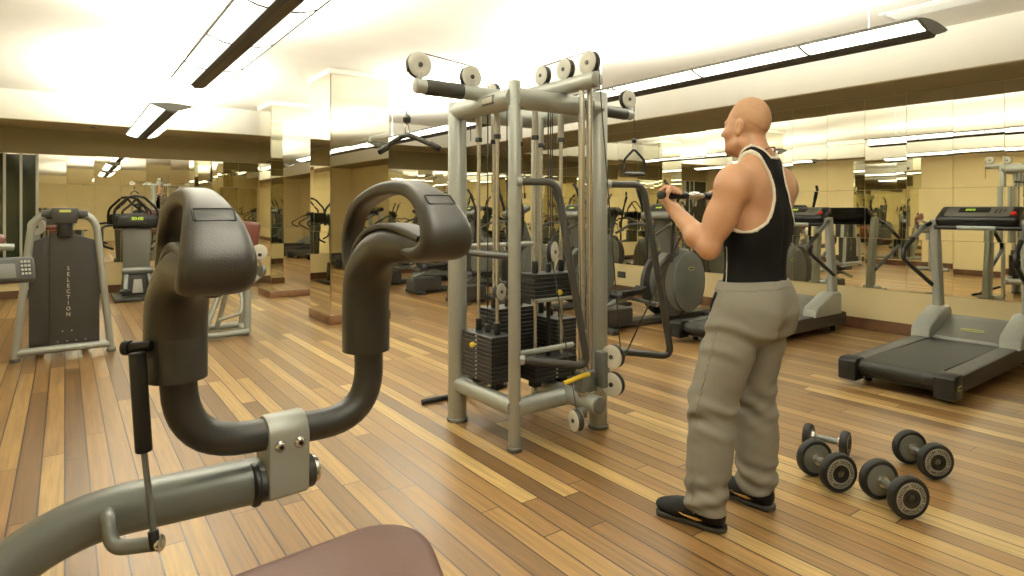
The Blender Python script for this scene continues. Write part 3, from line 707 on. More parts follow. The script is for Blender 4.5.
b = B(); box(b, (0, -.03, 1.15), (.56, .26, .2), bev=.05, seg=3); cn = link_mesh('console', b, M_BLK, sp)
b = B(); box(b, (0, -.162, 1.19), (.24, .006, .09), bev=.002); ds = link_mesh('display', b, M_DGR, cn)
b = B(); text_into(b, '00:00', .07, frame_m((0, -.167, 1.19), (1, 0, 0), (0, 0, 1))); link_mesh('display_digits', b, M_LEAD, ds, smooth=False)
for s in (-1, 1):
    b = B(); tube(b, fillet([(s*.28, .02, 1.04), (s*.29, .02, 1.22), (s*.27, .02, 1.34), (s*.1, .02, 1.52), (s*.0, .02, 1.53)], .07), .019, 12); link_mesh('outer_loop_handle', b, M_BLK, sp)
    b = B(); tube(b, fillet([(s*.18, -.08, 1.22), (s*.19, -.08, 1.3), (s*.06, -.08, 1.42), (s*.0, -.08, 1.5)], .05), .017, 12); link_mesh('inner_loop_handle', b, M_BLK, sp)
    b = B(); tube(b, fillet([(s*.27, -.05, 1.1), (s*.44, -.1, 1.08), (s*.44, -.14, .8), (s*.3, -.06, .74)], .06), .017, 12); link_mesh('side_handle', b, M_BLK, sp)
# ================================================================== SELECTORIZED MACHINES ON THE LEFT
def make_selection(label, loc, rz):
    t = thing('weight_machine', label, 'gym machine', loc, rz, 'shrouded weight machines along the left wall')
    b = B(); tube(b, fillet([(-.41, 0, .02), (-.265, 0, 1.28), (.265, 0, 1.28), (.41, 0, .02)], .16, 9), .035, 16); ar = link_mesh('arch_frame', b, M_SIL, t)
    for s in (-1, 1):
        b = B(); cyl(b, (s*.41, 0, 0), (s*.41, 0, .03), .045, seg=18, bev=.005); link_mesh('foot_cap', b, M_MGR, ar)
        b = B(); tube(b, [(s*.2, 0, 1.28), (s*.09, 0, 1.28)], .04, 16); link_mesh('foam_sleeve', b, M_DGR, ar)
    b = B(); cyl(b, (-.4, 0, .075), (.4, 0, .075), .034, seg=18); link_mesh('base_bar', b, M_SIL, t)
    b = B(); cyl(b, (-.2, .05, .06), (-.2, 1.1, .06), .035, seg=16); link_mesh('base_bar', b, M_SIL, t)
    b = B(); cyl(b, (.2, .05, .06), (.2, 1.1, .06), .035, seg=16); link_mesh('base_bar', b, M_SIL, t)
    top = [(.3*(1-2*k/16), 1.02+.085*math.sin(PI*k/16)) for k in range(17)]
    b = B(); prism(b, [(-.3, .1), (.3, .1)]+top, (0, .1, 0), (1, 0, 0), (0, 0, 1), .14, bev=.012); sh = link_mesh('shroud', b, M_DGR, t)
    top2 = [(.305-(.48)*k/12, 1.03+.075*math.sin(PI*(k+.0)/18)) for k in range(13)]
    b = B(); prism(b, [(-.13, .09), (.305, .09)]+[(x, z) for x, z in top2 if x >= -.13]+[(-.13, 1.12)], (.0, .02, 0), (1, 0, 0), (0, 0, 1), .022, bev=.006); fp = link_mesh('front_panel', b, M_DGR, sh)
    b = B()
    for k, ch in enumerate('SELECTION'): text_into(b, ch, .05, frame_m((.03, .007, .79-.052*k), (1, 0, 0), (0, 0, 1)))
    link_mesh('vertical_lettering', b, M_TXT, fp, smooth=False)
    for ch, sz, x_, z_ in [('-', .05, -.06+.08*k, .14) for k in range(4)]+[('.', .09, -.02, .25), ('.', .09, .06, .25)]:
        b = B(); text_into(b, ch, sz, frame_m((x_, .007, z_), (1, 0, 0), (0, 0, 1))); link_mesh('small_print', b, M_TXT, fp, smooth=False)
    b = B(); prism(b, [(-.1, 1.2), (.1, 1.2), (.125, 1.3), (.11, 1.34), (-.11, 1.34), (-.125, 1.3)], (0, -.02, 0), (1, 0, 0), (0, 0, 1), .1, bev=.015); cn = link_mesh('head_console', b, M_DGR, t)
    b = B(); box(b, (0, -.074, 1.31), (.1, .006, .022), bev=.002); link_mesh('badge', b, M_LOGO, cn)
    b = B(); cyl(b, (0, .02, 1.08), (0, .02, 1.22), .07, seg=18, bev=.01); link_mesh('head_neck', b, M_BLK, t)
    b = B(); lathe(b, [(0, -.02), (.072, -.02), (.078, 0), (.072, .02), (0, .02)], (-.235, .16, 1.17), (0, 1, 0), 26); pu = link_mesh('pulley', b, M_WHT, t)
    b = B(); cyl(b, (-.235, .13, 1.17), (-.235, .145, 1.17), .016, seg=12); link_mesh('axle_bolt', b, M_DGR, pu)
    b = B(); cyl(b, (-.235, .2, .06), (-.235, .2, 1.22), .028, seg=16); link_mesh('rear_post', b, M_SIL, t)
    b = B(); box(b, (0, .75, .5), (.42, .42, .09), bev=.035, seg=3); link_mesh('seat', b, M_LEATH2, t)
    b = B(); box(b, (0, 1.0, .74), (.4, .09, .5), rot=(-.15, 0, 0), bev=.035, seg=3); link_mesh('backrest', b, M_LEATH2, t)
    b = B(); cyl(b, (0, .8, .06), (0, .8, .47), .045, seg=16); link_mesh('seat_post', b, M_SIL, t)
    b = B(); tube(b, fillet([(0, .85, .3), (0, 1.12, .5), (0, 1.08, .78)], .08), .03, 12); link_mesh('back_post', b, M_SIL, t)
    return t
se = make_selection('tall dark shrouded weight machine with SELECTION lettered down it, at left', (0.0, 6.9, 0), math.radians(2))
se.scale = (.86, 1, 1)
copy_tree(se, (-.95, 1.7, 0), math.radians(90), 'shrouded weight machine out of frame by the left wall, seen only in mirrors')
copy_tree(se, (-.2, -2.6, 0), math.radians(180), 'shrouded weight machine behind the camera, seen only in mirrors')
copy_tree(se, (2.1, -3.2, 0), math.radians(180), 'shrouded weight machine by the front wall, seen only in mirrors')
# machine at the left frame edge: post, arm with keypad console, upholstered pad
cm = thing('console_machine', 'machine at the left edge with a grey keypad console on a silver arm', 'gym machine', (-.62, 5.5, 0))
b = B(); cyl(b, (0, 0, 0), (0, 0, 1.05), .045, seg=18, bev=.006); link_mesh('post', b, M_SIL, cm)
b = B(); cyl(b, (-.1, -.3, .04), (-.1, .3, .04), .04, seg=16, bev=.006); link_mesh('base_bar', b, M_SIL, cm)
b = B(); cyl(b, (-.6, 0, .04), (.0, 0, .04), .04, seg=16, bev=.006); link_mesh('base_bar', b, M_SIL, cm)
b = B(); tube(b, fillet([(0, 0, .84), (.1, -.02, .84), (.24, -.02, .88)], .05), .022, 12); link_mesh('console_arm', b, M_SILD, cm)
b = B(); tube(b, fillet([(0, 0, .98), (.2, .03, 1.07), (.33, .06, 1.06)], .06), .024, 12); link_mesh('lever', b, M_SIL, cm)
b = B(); box(b, (.13, .12, 1.12), (.3, .08, .14), rot=(0, .35, 0), bev=.03, seg=3); link_mesh('pad', b, M_LEATH2, cm)
b = B(); box(b, (.31, -.03, .905), (.3, .07, .18), rot=(-.25, .03, .5), bev=.025, seg=3); cn = link_mesh('console', b, M_DGR, cm)
Rm = Euler((-.25, .03, .5)).to_matrix()
def oc(u, v, h=-.037): return Vector((.31, -.03, .905))+Rm @ Vector((u, h, v))
b = B(); box(b, oc(-.045, -.01), (.13, .006, .1), rot=Rm, bev=.002); link_mesh('display', b, M_MGR, cn)
for k in range(12):
    b = B(); box(b, oc(.06+.022*(k % 3), .05-.028*(k//3)), (.015, .008, .016), rot=Rm, bev=.002); link_mesh('key', b, M_LGR, cn)
# silver seated machine half hidden behind the near left pad
sm = thing('leg_machine', 'small silver weight machine with white disc behind the near left shoulder pad', 'gym machine', (1.37, 6.95, 0), math.radians(0))
def tb(name, pts, r=.028, m=M_SIL, f=.05):
    b = B(); tube(b, fillet(pts, f), r, 14); return link_mesh(name, b, m, sm)
tb('base_bar', [(-.3, -.06, .04), (.2, -.02, .04)], .032); tb('base_bar', [(-.28, .45, .04), (.24, .45, .04)], .032)
tb('base_bar', [(.19, -.02, .04), (.22, .45, .04)], .03); tb('base_bar', [(-.28, -.05, .04), (-.28, .45, .04)], .03)
tb('upright', [(.2, .02, .03), (.22, .1, .9)], .036); tb('upright', [(.22, .42, .03), (.3, .3, 1.0)], .03)
tb('strut', [(-.24, -.05, .05), (-.03, .1, .52), (.2, .2, .6)], .028); tb('strut', [(-.05, .3, .05), (.06, .2, .55)], .026)
tb('curved_handle', [(.06, -.02, .58), (.12, -.1, .42), (.1, -.16, .26), (-.1, -.1, .2)], .018)
b = B(); box(b, (-.12, .15, .56), (.4, .42, .09), bev=.035, seg=3); link_mesh('seat', b, M_LEATH2, sm)
b = B(); box(b, (.2, .2, 1.03), (.34, .1, .34), rot=(.1, .1, .3), bev=.04, seg=3); link_mesh('backrest', b, M_LEATH2, sm)
b = B(); lathe(b, [(0, -.025), (.075, -.025), (.084, 0), (.075, .025), (0, .025)], (.31, -.02, .87), (-.2, -1, .1), 26); d = link_mesh('counterweight_disc', b, M_WHT, sm)
b = B(); cyl(b, (.305, -.07, .845), (.31, .12, .84), .018, seg=12); link_mesh('axle', b, M_DGR, d)
b = B(); lathe(b, [(0, -.02), (.06, -.02), (.066, 0), (.06, .02), (0, .02)], (.36, .1, .66), (-1, -.4, .1), 26); link_mesh('lower_disc', b, M_SILD, sm)
tb('lever', [(.31, .05, .84), (.38, .12, .62), (.22, .1, .5)], .018)
# ================================================================== DUMBBELLS
def make_dumbbell(label, p, q, r, th=.044):
    """p, q: centres of the near and far heads, camera-aligned ground coordinates"""
    P, Q = cw(*p, r), cw(*q, r); u = (P-Q).normalized(); c = (P+Q)/2; t = thing('dumbbell', label, 'dumbbell', (c.x, c.y, 0), 0, 'round dumbbells on the floor')
    c = Vector((c.x, c.y, 0)); P, Q = P-c, Q-c
    b = B(); cyl(b, Q, P, .015, seg=16); lathe(b, [(.015, -.06), (.018, -.03), (.0185, 0), (.018, .03), (.015, .06)], (P+Q)/2, u, 16); link_mesh('handle', b, M_SILD, t)
    for H, s in ((P, 1), (Q, -1)):
        a = u*s
        b = B(); lathe(b, [(.02, -th/2), (r*.78, -th/2+.004), (r*.8, -th/2), (r*.93, -th/2+.002), (r*.985, -th/2+.009), (r, -th/2+.018), (r, th/2-.018), (r*.985, th/2-.009), (r*.93, th/2-.002), (r*.78, th/2), (r*.75, th/2-.004), (.02, th/2-.004)], H, a, 40)
        hd = link_mesh('head', b, M_RUB, t)
        b = B(); lathe(b, [(.015, -th/2-.002), (r*.74, -th/2-.001), (r*.77, -th/2+.004)], H, a, 36); link_mesh('inner_disc', b, M_MGR, hd)
        b = B(); lathe(b, [(0, -th/2-.016), (.026, -th/2-.014), (.03, -th/2)], H, a, 24); link_mesh('collar', b, M_CHR, hd)
        b = B(); lathe(b, [(r*.44, th/2-.003), (r*.46, th/2+.0005), (r*.74, th/2+.0005), (r*.76, th/2-.003)], H, a, 40); rg = link_mesh('label_ring', b, M_RING, hd)
        b = B(); lathe(b, [(r*.45, th/2-.003), (r*.44, th/2+.003), (r*.2, th/2+.001), (r*.18, th/2-.006), (0, th/2-.006)], H, a, 28); link_mesh('hub', b, M_BLK, hd)
        b = B(); x, y, z = basis(a); word = 'TECHNOGYM·TECHNOGYM·TECHNOGYM·'
        for k, ch in enumerate(word):
            if ch == ' ': continue
            th_ = PI/2+2*PI*k/len(word); up = x*math.cos(th_)+y*math.sin(th_); rt = up.cross(a)
            text_into(b, ch, r*.25, frame_m(H+a*(th/2+.001)+up*r*.6, rt, up), .0006)
        link_mesh('ring_lettering', b, M_BLK, rg, smooth=False)
    return t
make_dumbbell('dumbbell nearest the camera at the front of the group of four', (1.697, 2.657), (1.676, 2.835), .091)
make_dumbbell('dumbbell on the left touching the nearest one, close to the man', (1.528, 2.906), (1.502, 3.08), .091)
make_dumbbell('dumbbell on the right, toward the treadmill', (2.078, 3.045), (2.068, 3.226), .088)
make_dumbbell('smaller dumbbell at the back left of the group, lying sideways', (1.79, 3.33), (1.65, 3.45), .066, .04)
# ================================================================== ABDOMINAL MACHINE IN THE FOREGROUND
am = thing('abdominal_machine', 'nearest exercise machine with two dark looped shoulder pads on a U-shaped bar', 'gym machine', cw(-.81, .85))
AO = Vector(am.location)
def A(px, py, d): return at(px, py, d)-AO
M_HOSE = mat('charcoal_enamel', (44, 44, 41), .42, metal=.1)
M_FOAM = mat('charcoal_moulded_foam', (44, 43, 39), .4, spec=.5, bump=.12, bscale=500)
# main tube and the off-frame column that carries it
b = B(); mt_path = fillet([(0, 0, .04), A(-80, 640, .85), A(62, 522, .97), A(272, 476, 1.11)], [.1, .16], 10)
sweep(b, mt_path, rrect(.036, .043, .03, 5), up0=(1, 0, 0)); link_mesh('main_tube', b, M_SILD, am)
b = B(); box(b, (0, 0, .03), (.5, .12, .06), bev=.015); box(b, (.0, 0, .031), (.12, .6, .058), bev=.015); link_mesh('base', b, M_SILD, am)
# U-shaped bar
P_L, P_R = A(176, 372, .98), A(366, 345, 1.22)
b = B(); tube(b, fillet([P_L+Vector((0, 0, .1)), A(181, 449, 1.0), A(371, 415, 1.22), P_R+Vector((0, 0, .1))], .105, 10), .0275, 20); link_mesh('u_bar', b, M_HOSE, am)
# saddle clamp with two bolts and pivot
c0, c1 = A(263, 428, 1.085), A(303, 421, 1.135)
UL, UR = A(181, 449, 1.0), A(371, 415, 1.22); cm_, ud = UL.lerp(UR, .487), (UR-UL).normalized(); ud.z = 0; ud.normalize(); nf = Vector((ud.y, -ud.x, 0))
if nf.dot(-(AO+cm_)) < 0: nf = -nf
r0 = .034
pf = [(r0*math.cos(a), r0*math.sin(a)) for a in [PI*k/10 for k in range(11)]]+[(-r0, -.1), (-r0+.007, -.107), (r0-.007, -.107), (r0, -.1)]
b = B(); prism(b, pf, cm_, nf, (0, 0, 1), .07, bev=.003); cl = link_mesh('saddle_clamp', b, M_SIL, am)
for px_, sgn in ((-.017, 1), (.017, 1)):
    b = B(); lathe(b, [(0, .007), (.006, .0065), (.0098, .003), (.0105, 0), (.0105, -.004)], cm_+ud*px_+nf*(r0)+Vector((0, 0, -.014)), nf, 22)
    bo = link_mesh('bolt', b, M_CHR, cl)
    b = B(); lathe(b, [(0, 0), (.004, 0), (.004, .002), (0, .002)], cm_+ud*px_+nf*(r0+.006)+Vector((0, 0, -.014)), nf, 6); link_mesh('bolt_socket', b, M_BLK, bo)
pc = cm_+Vector((0, 0, -.082))
b = B(); cyl(b, pc-ud*.05, pc+ud*.052, .03, seg=26, bev=.003); pv = link_mesh('pivot_barrel', b, M_DGR, am)
b = B(); cyl(b, pc+ud*.052, pc+ud*.062, .024, seg=26, bev=.003); link_mesh('pivot_cap', b, M_CHR, pv)
b = B(); cyl(b, pc-ud*.055, pc-ud*.046, .0365, seg=26, bev=.002); link_mesh('pivot_washer', b, M_BLK, pv)
# shoulder pads: padded sleeve that hooks forward under a looped strap with a broad front pad
Vd = cw(.595, -.804).normalized(); Wd = Vector((-Vd.y, Vd.x, 0))
def shoulder_pad(P, dz, lab):
    zb = P.z+AO.z
    def Q(v, z): return Vector((P.x+Vd.x*v, P.y+Vd.y*v, z+dz-AO.z))
    zl = zb-dz
    path = smooth_path([Q(0, zl-.012), Q(0, zl), Q(0, zl+.05), Q(0, 1.15), Q(.012, 1.195), Q(.05, 1.233), Q(.11, 1.256), Q(.18, 1.258), Q(.24, 1.258), Q(.29, 1.262)], 6)
    n = len(path); sc = []
    for i in range(n):
        t = i/(n-1); s = 1.0 if t < .45 else 1-.42*min(1, (t-.45)/.4)
        if t < .03: s = .8
        if i == n-1: s *= .75
        sc.append((s*1.0, s))
    b = B(); sweep(b, path, circ(.0455, 24), up0=Wd, scales=sc); sl = link_mesh('padded_sleeve', b, M_FOAM, am, angle=50)
    pts = [(-.03, 1.165), (-.062, 1.205), (-.07, 1.265), (-.03, 1.322), (.06, 1.352), (.15, 1.36), (.22, 1.35), (.28, 1.32), (.309, 1.286), (.303, 1.262), (.265, 1.25), (.2, 1.25)]
    wd = [.012, .02, .021, .021, .022, .021, .0235, .034, .042, .043, .039, .026]; th = [.01, .012, .012, .012, .012, .013, .015, .019, .021, .019, .013, .007]
    sp_ = smooth_path([Q(*p) for p in pts], 8); ww = smooth_path([Vector((a, c, 0)) for a, c in zip(wd, th)], 8)
    b = B(); sweep(b, sp_, [(math.copysign(abs(math.cos(a))**.45, math.cos(a)), math.copysign(abs(math.sin(a))**.7, math.sin(a))) for a in [2*PI*(k+.5)/28 for k in range(28)]], up0=Wd, scales=[(v.x, v.y) for v in ww])
    lo = link_mesh('looped_strap_pad', b, M_FOAM, am, angle=60)
    tn = (Q(.3, 1.298)-Q(.25, 1.337)).normalized(); nn = Wd.cross(tn)
    if nn.z < 0: nn = -nn
    o = Q(.278, 1.3215)+nn*.019
    b = B(); rr_ = rrect(.0235, .0115, .003)
    path2 = [o+Wd*a-tn*c for a, c in rr_]; tube(b, path2, .0012, 6, closed=True); link_mesh('embossed_frame', b, M_BLK, lo)
    b = B(); prism(b, rrect(.022, .010, .003), o-nn*.001, Wd, tn, .003, bev=.0008); link_mesh('embossed_plate', b, M_FOAM, lo)
    # seam lip along the top of the hook
    b = B(); lip = smooth_path([Q(-.03, 1.2), Q(.0, 1.25), Q(.06, 1.282), (Q(.13, 1.291)), Q(.2, 1.284), Q(.26, 1.272)], 6); sweep(b, lip, rrect(.026, .006, .005), up0=Wd); link_mesh('seam_lip', b, M_FOAM, sl, angle=60)
shoulder_pad(P_L, -.022, 'near'); shoulder_pad(P_R, 0, 'far')
# gas strut
b = B(); cyl(b, A(123, 348, .93), A(152, 346, .93), .0085, seg=16, bev=.003); cyl(b, A(123, 348, .93), A(131, 347.5, .93), .0115, seg=16, bev=.003); link_mesh('strut_pin', b, M_BLK, am)
b = B(); cyl(b, A(137, 352, .915), A(144, 452, .915), .0115, seg=20, bev=.003); gs = link_mesh('gas_strut', b, M_BLK, am)
b = B(); cyl(b, A(144, 452, .915), A(154.5, 540, .915), .0045, seg=14); link_mesh('piston_rod', b, M_SILD, gs)
b = B(); cyl(b, A(153, 530, .915), A(155.3, 549, .915), .0075, seg=14, bev=.002); link_mesh('rod_end', b, M_BLK, gs)
b = B(); tube(b, fillet([A(108, 512, .975), A(108, 520, .93), A(112, 549, .92), A(160, 543, .92)], [.012, .03], 8), .0105, 16); hk = link_mesh('strut_hook', b, M_SILD, am)
b = B(); cyl(b, A(157, 543.5, .92), A(162, 542.5, .92), .0125, seg=16, bev=.003); link_mesh('hook_nut', b, M_CHR, hk)
# brown seat cushion at the bottom edge
S = Sdf((-.30, -.30, -.09), (.30, .30, .09), .008); S.rbox((0, 0, 0), (.25, .22, .046), .04)
X_, Y_, Z_ = S.grid(); rr = np.sqrt(np.maximum(np.abs(X_)-.13, 0)**2+np.maximum(np.abs(Y_)-.1, 0)**2); S.f = np.maximum(S.f, (rr-.118)+0*Z_).astype(np.float32)
S.f = S.f-0.0*X_
S2 = Sdf((-.30, -.30, -.09), (.30, .30, .09), .008)
qx = np.sqrt(np.maximum(np.abs(X_)-.14, 0)**2+np.maximum(np.abs(Y_)-.11, 0)**2)-.095
dz_ = np.abs(Z_)-.014; fr = np.sqrt(np.maximum(qx, 0)**2+np.maximum(dz_, 0)**2)+np.minimum(np.maximum(qx, dz_), 0)-.034
Vv, Ff = S2.mesh(fr.astype(np.float32)); Vv = relax(Vv, Ff, 4); Vv[:, 0] += .42*(Vv[:, 1]+.205)
seat = sdf_obj('seat_cushion', Vv, Ff, M_LEATH, am)
e1 = cw(-.75, -.66).normalized(); ctr = cw(-.215, .715, .77)
seat.location = ctr-AO; seat.rotation_euler = Euler((0, .0, math.atan2(e1.y, e1.x)))
b = B(); cyl(b, Vector((ctr.x, ctr.y, .05))-AO, Vector((ctr.x, ctr.y, .735))-AO, .045, seg=20); link_mesh('seat_post', b, M_SILD, am)
b = B(); q = Vector((ctr.x, ctr.y, .035))-AO; sweep(b, [Vector((0, 0, .035)), q], rrect(.035, .03, .01)); box(b, q, (.5, .1, .06), bev=.012); link_mesh('base_beam', b, M_SILD, am)
# ================================================================== THE MAN
MO = cw(1.005, 2.66); fw = cw(-.66, .75); PHI = math.atan2(fw.y, fw.x)
man = thing('person', 'bald muscular man in black tank top and grey sweatpants curling a bar, back to camera', 'person', MO, PHI)
M_SKIN = mat('skin', (184, 141, 109), .48, var=.035, vscale=9, bump=.05, bscale=160)
M_SKIN.node_tree.nodes['Principled BSDF'].inputs['Subsurface Weight'].default_value = .08
M_SKIN.node_tree.nodes['Principled BSDF'].inputs['Subsurface Radius'].default_value = (.02, .008, .004)
M_STUB = mat('shaved_stubble', (174, 135, 102), .6, var=.06, vscale=60)
M_TANK = mat('black_jersey', (13, 13, 12), .85, spec=.15, bump=.1, bscale=500)
M_PIPE = mat('white_trim_fabric', (232, 226, 210), .8)
M_PANT = mat('grey_sweat_fabric', (122, 119, 109), .9, spec=.15, var=.04, vscale=14, bump=.12, bscale=420)
M_SHOE = mat('black_shoe_mesh', (14, 14, 13), .7, spec=.25, bump=.2, bscale=400)
M_SOLE = mat('black_shoe_sole', (30, 29, 27), .5)
M_GOLD = mat('gold_shoe_mark', (214, 176, 96), .4)
M_CORD = mat('brown_cord', (110, 66, 34), .6)
def V3(*a): return np.array(a, float)
LO, HI, H = (-.26, -.36, .0), (.40, .36, 1.84), .0048
S = Sdf(LO, HI, H)
S.ell((-.04, 0, 1.27), (.122, .160, .205), .03)
S.ell((-.035, 0, 1.06), (.098, .15, .17), .05)
S.ell((-.04, 0, .95), (.112, .162, .12), .05)
for s in (1, -1):
    S.ell((.040, .075*s, 1.335), (.055, .083, .064), .03)
    S.ell((-.075, .098*s, 1.285), (.068, .078, .165), .035)
    S.ell((-.090, .088*s, 1.395), (.058, .098, .085), .03, rot=(0, 0, .25*s))
    S.cone((-.062, .03*s, 1.53), .046, (-.07, .155*s, 1.455), .05, .04)
    S.cone((-.108, .03*s, 1.02), .032, (-.122, .036*s, 1.3), .03, .03)
    S.ell((-.095, .075*s, .90), (.088, .088, .105), .04)
S.cone((-.045, -.15, 1.43), .062, (-.045, .15, 1.43), .062, .04)
S.cone((-.168, 0, 1.0), .006, (-.176, 0, 1.42), .006, .03, neg=True)
# neck and head (the head turned a little to his left)
S.cone((-.062, 0, 1.47), .068, (-.022, 0, 1.62), .057, .035)
TOR = S.f.copy()
HY = math.radians(1); hcx, hcy = -.02, 0.
HS = .93
def hr(p):
    p = (hcx+(p[0]-hcx)*HS, p[1]*HS, p[2])
    return (hcx+(p[0]-hcx)*math.cos(HY)-(p[1]-hcy)*math.sin(HY), hcy+(p[0]-hcx)*math.sin(HY)+(p[1]-hcy)*math.cos(HY), p[2])
def hE(c, r, k=.02, rot=(0, 0, 0), neg=False): S.ell(hr(c), (r[0]*HS, r[1]*HS, r[2]), k, rot=(rot[0], rot[1], rot[2]+HY), neg=neg)
def hC(a, ra, b_, rb, k=.02, neg=False): S.cone(hr(a), ra*.95, hr(b_), rb*.95, k, neg=neg)
hE((-.016, 0, 1.705), (.094, .075, .095), .01)
hE((.032, 0, 1.65), (.066, .064, .09), .03)
hE((.042, 0, 1.60), (.05, .052, .048), .03)
hC((.055, .030, 1.585), .02, (.0, .058, 1.605), .018, .025); hC((.055, -.030, 1.585), .02, (.0, -.058, 1.605), .018, .025)
hE((.083, 0, 1.575), (.018, .024, .017), .018)
hC((.078, .038, 1.695), .011, (.088, .012, 1.697), .012, .014); hC((.078, -.038, 1.695), .011, (.088, -.012, 1.697), .012, .014)
hC((.092, 0, 1.69), .008, (.112, 0, 1.655), .011, .012); hE((.112, 0, 1.649), (.013, .011, .010), .008)
for s in (1, -1):
    hE((.103, .011*s, 1.646), (.010, .008, .007), .006)
    hE((.093, .032*s, 1.678), (.014, .018, .011), .012, neg=True)
    hC((.0865, .019*s, 1.6845), .0052, (.0775, .046*s, 1.683), .0048, .005); hC((.0835, .02*s, 1.6705), .0035, (.077, .044*s, 1.672), .0035, .004)
    hE((.066, .048*s, 1.65), (.022, .02, .018), .025)
    hE((-.006, .078*s, 1.668), (.024, .009, .034), .007, rot=(0, -.2, -.35*s))
    hE((.0, .087*s, 1.670), (.010, .006, .018), .006, rot=(0, -.2, -.35*s), neg=True)
    hE((.002, .076*s, 1.645), (.009, .009, .011), .006)
    hC((.0935, .0, 1.6145), .0075, (.079, .025*s, 1.612), .0045, .006)
    hC((.0915, .0, 1.601), .0085, (.078, .022*s, 1.605), .0045, .006)
HEADF = S.f.copy()
# arms and gripping hands
GRIP = {}
for s in (1, -1):
    sh, el_ = V3(-.05, .205*s, 1.405), V3(.03, .252*s, 1.165); c = V3(.25, .19*s, 1.385)
    fa = c-el_; fa /= np.linalg.norm(fa); n = V3(-.68, 0, .71); n -= fa*(n@fa); n /= np.linalg.norm(n); y = V3(0, 1., 0)*s; y -= fa*(y@fa); y /= np.linalg.norm(y)
    wr = c-fa*.088-n*.024
    S.ell((-.052, .208*s, 1.42), (.072, .066, .086), .03, rot=(.25*s, 0, 0))
    S.cone(sh, .06, el_+(sh-el_)*.06, .044, .03)
    m = (sh+el_)/2; S.ell(m+V3(.026, 0, .0), (.043, .046, .088), .025, rot=(0, -.32, 0)); S.ell(m+V3(-.028, .004*s, .012), (.044, .048, .095), .025, rot=(0, -.32, 0))
    S.ell(el_+V3(-.006, .002*s, -.006), (.04, .038, .04), .02)
    q = el_+(wr-el_)*.32; S.cone(el_, .041, q, .047, .02); S.cone(q, .048, wr, .0315, .02)
    S.ell(q+V3(0, .012*s, 0), (.05, .036, .042), .02)
    # palm
    kn = c+fa*.012-n*.028
    for k in range(4):
        o = y*(.031-.0205*k)                       # index on the outer side, little finger inside
        S.cone(wr+o*.62, .0165, kn+o, .0135, .010)
    S.cone(wr+y*.01, .022, c-fa*.045-n*.024+y*.018, .02, .012); S.cone(wr-y*.012, .02, c-fa*.045-n*.024-y*.018, .018, .012)
    ln = (.95, 1.06, 1.0, .84)
    for k in range(4):
        o = y*(.0335-.0222*k); L = ln[k]
        a0 = kn+o; a1 = c+o+fa*(.032*L)-n*.004; a2 = c+o+fa*.02*L+n*.027; a3 = c+o-fa*(.012*L)+n*.0275
        S.cone(a0, .0115, a1, .0100, .003); S.cone(a1, .0103, a2, .0096, .003); S.cone(a2, .0092, a3, .0080, .002)
    t0 = c-fa*.062-n*.016+y*.026; t1 = c-fa*.026-n*.008+y*.046; t2 = c-fa*.012+n*.016+y*.044; t3 = c+fa*.006+n*.031+y*.033
    S.cone(t0, .0165, t1, .0125, .012); S.cone(t1, .0120, t2, .0108, .003); S.cone(t2, .0108, t3, .0092, .002)
    GRIP[s] = (c, fa, n, y, t2, t3)
# legs and feet inside the clothes
HIPK = {}
for s, kn_, an in ((1, V3(.07, .158, .50), V3(.075, .195, .09)), (-1, V3(.035, -.118, .50), V3(.03, -.141, .09))):
    hp = V3(-.035, .088*s, .90); HIPK[s] = (hp, kn_, an)
    S.cone(hp, .088, kn_, .055, .03); S.cone(kn_, .053, an, .038, .02); S.ell((kn_+an)/2+V3(-.022, 0, .06), (.05, .046, .11), .02)
    S.cone(an, .036, an+V3(.12, .02, -.055), .022, .02); S.ell(an+V3(-.02, 0, -.045), (.024, .026, .03), .015)
Vb, Fb = S.mesh(); Vb = relax(Vb, Fb, 2)
sdf_obj('body', Vb, Fb, M_SKIN, man)
X_, Y_, Z_ = S.grid()
# stubble shadow on the shaved head
Xh = hcx+(X_-hcx)*math.cos(HY)+(Y_-hcy)*math.sin(HY); Yh = hcy-(X_-hcx)*math.sin(HY)+(Y_-hcy)*math.cos(HY)
Xh = hcx+(Xh-hcx)/HS; Yh = Yh/HS
hm_ = np.maximum(1.683-Z_+.30*np.maximum(Xh+.045, 0)*1.2-.28*np.maximum(-.045-Xh, 0)*3, Xh-.052-.25*(Z_-1.78))
ear = np.sqrt(((Xh+.006)/.030)**2+((np.abs(Yh)-.078)/.03)**2+((Z_-1.668)/.040)**2)-1
hm_ = np.maximum(hm_, -ear*.03)
hair = np.maximum(np.maximum(HEADF-.0004-.0014*np.clip(-hm_/.02, 0, 1), hm_), -(HEADF+.006))
Vh, Fh = S.mesh(hair.astype(np.float32)); sdf_obj('hair', relax(Vh, Fh, 2), Fh, M_STUB, man)['label'] = 'shaved stubble on the scalp'
# lips
M_LIP = mat('lip_skin', (172, 112, 94), .45)
for zc, r_ in ((1.6125, .0052), (1.6035, .0060)):
    b = B(); lp_ = smooth_path([hr(p) for p in ((.082, -.025, 1.608), (.0935, -.013, zc), (.0975, 0, zc), (.0935, .013, zc), (.082, .025, 1.608))], 6)
    tube(b, lp_, r_, 10, scales=[max(.25, math.sin(PI*(k+.5)/len(lp_)))**.7 for k in range(len(lp_))]); link_mesh('lip', b, M_LIP, man)
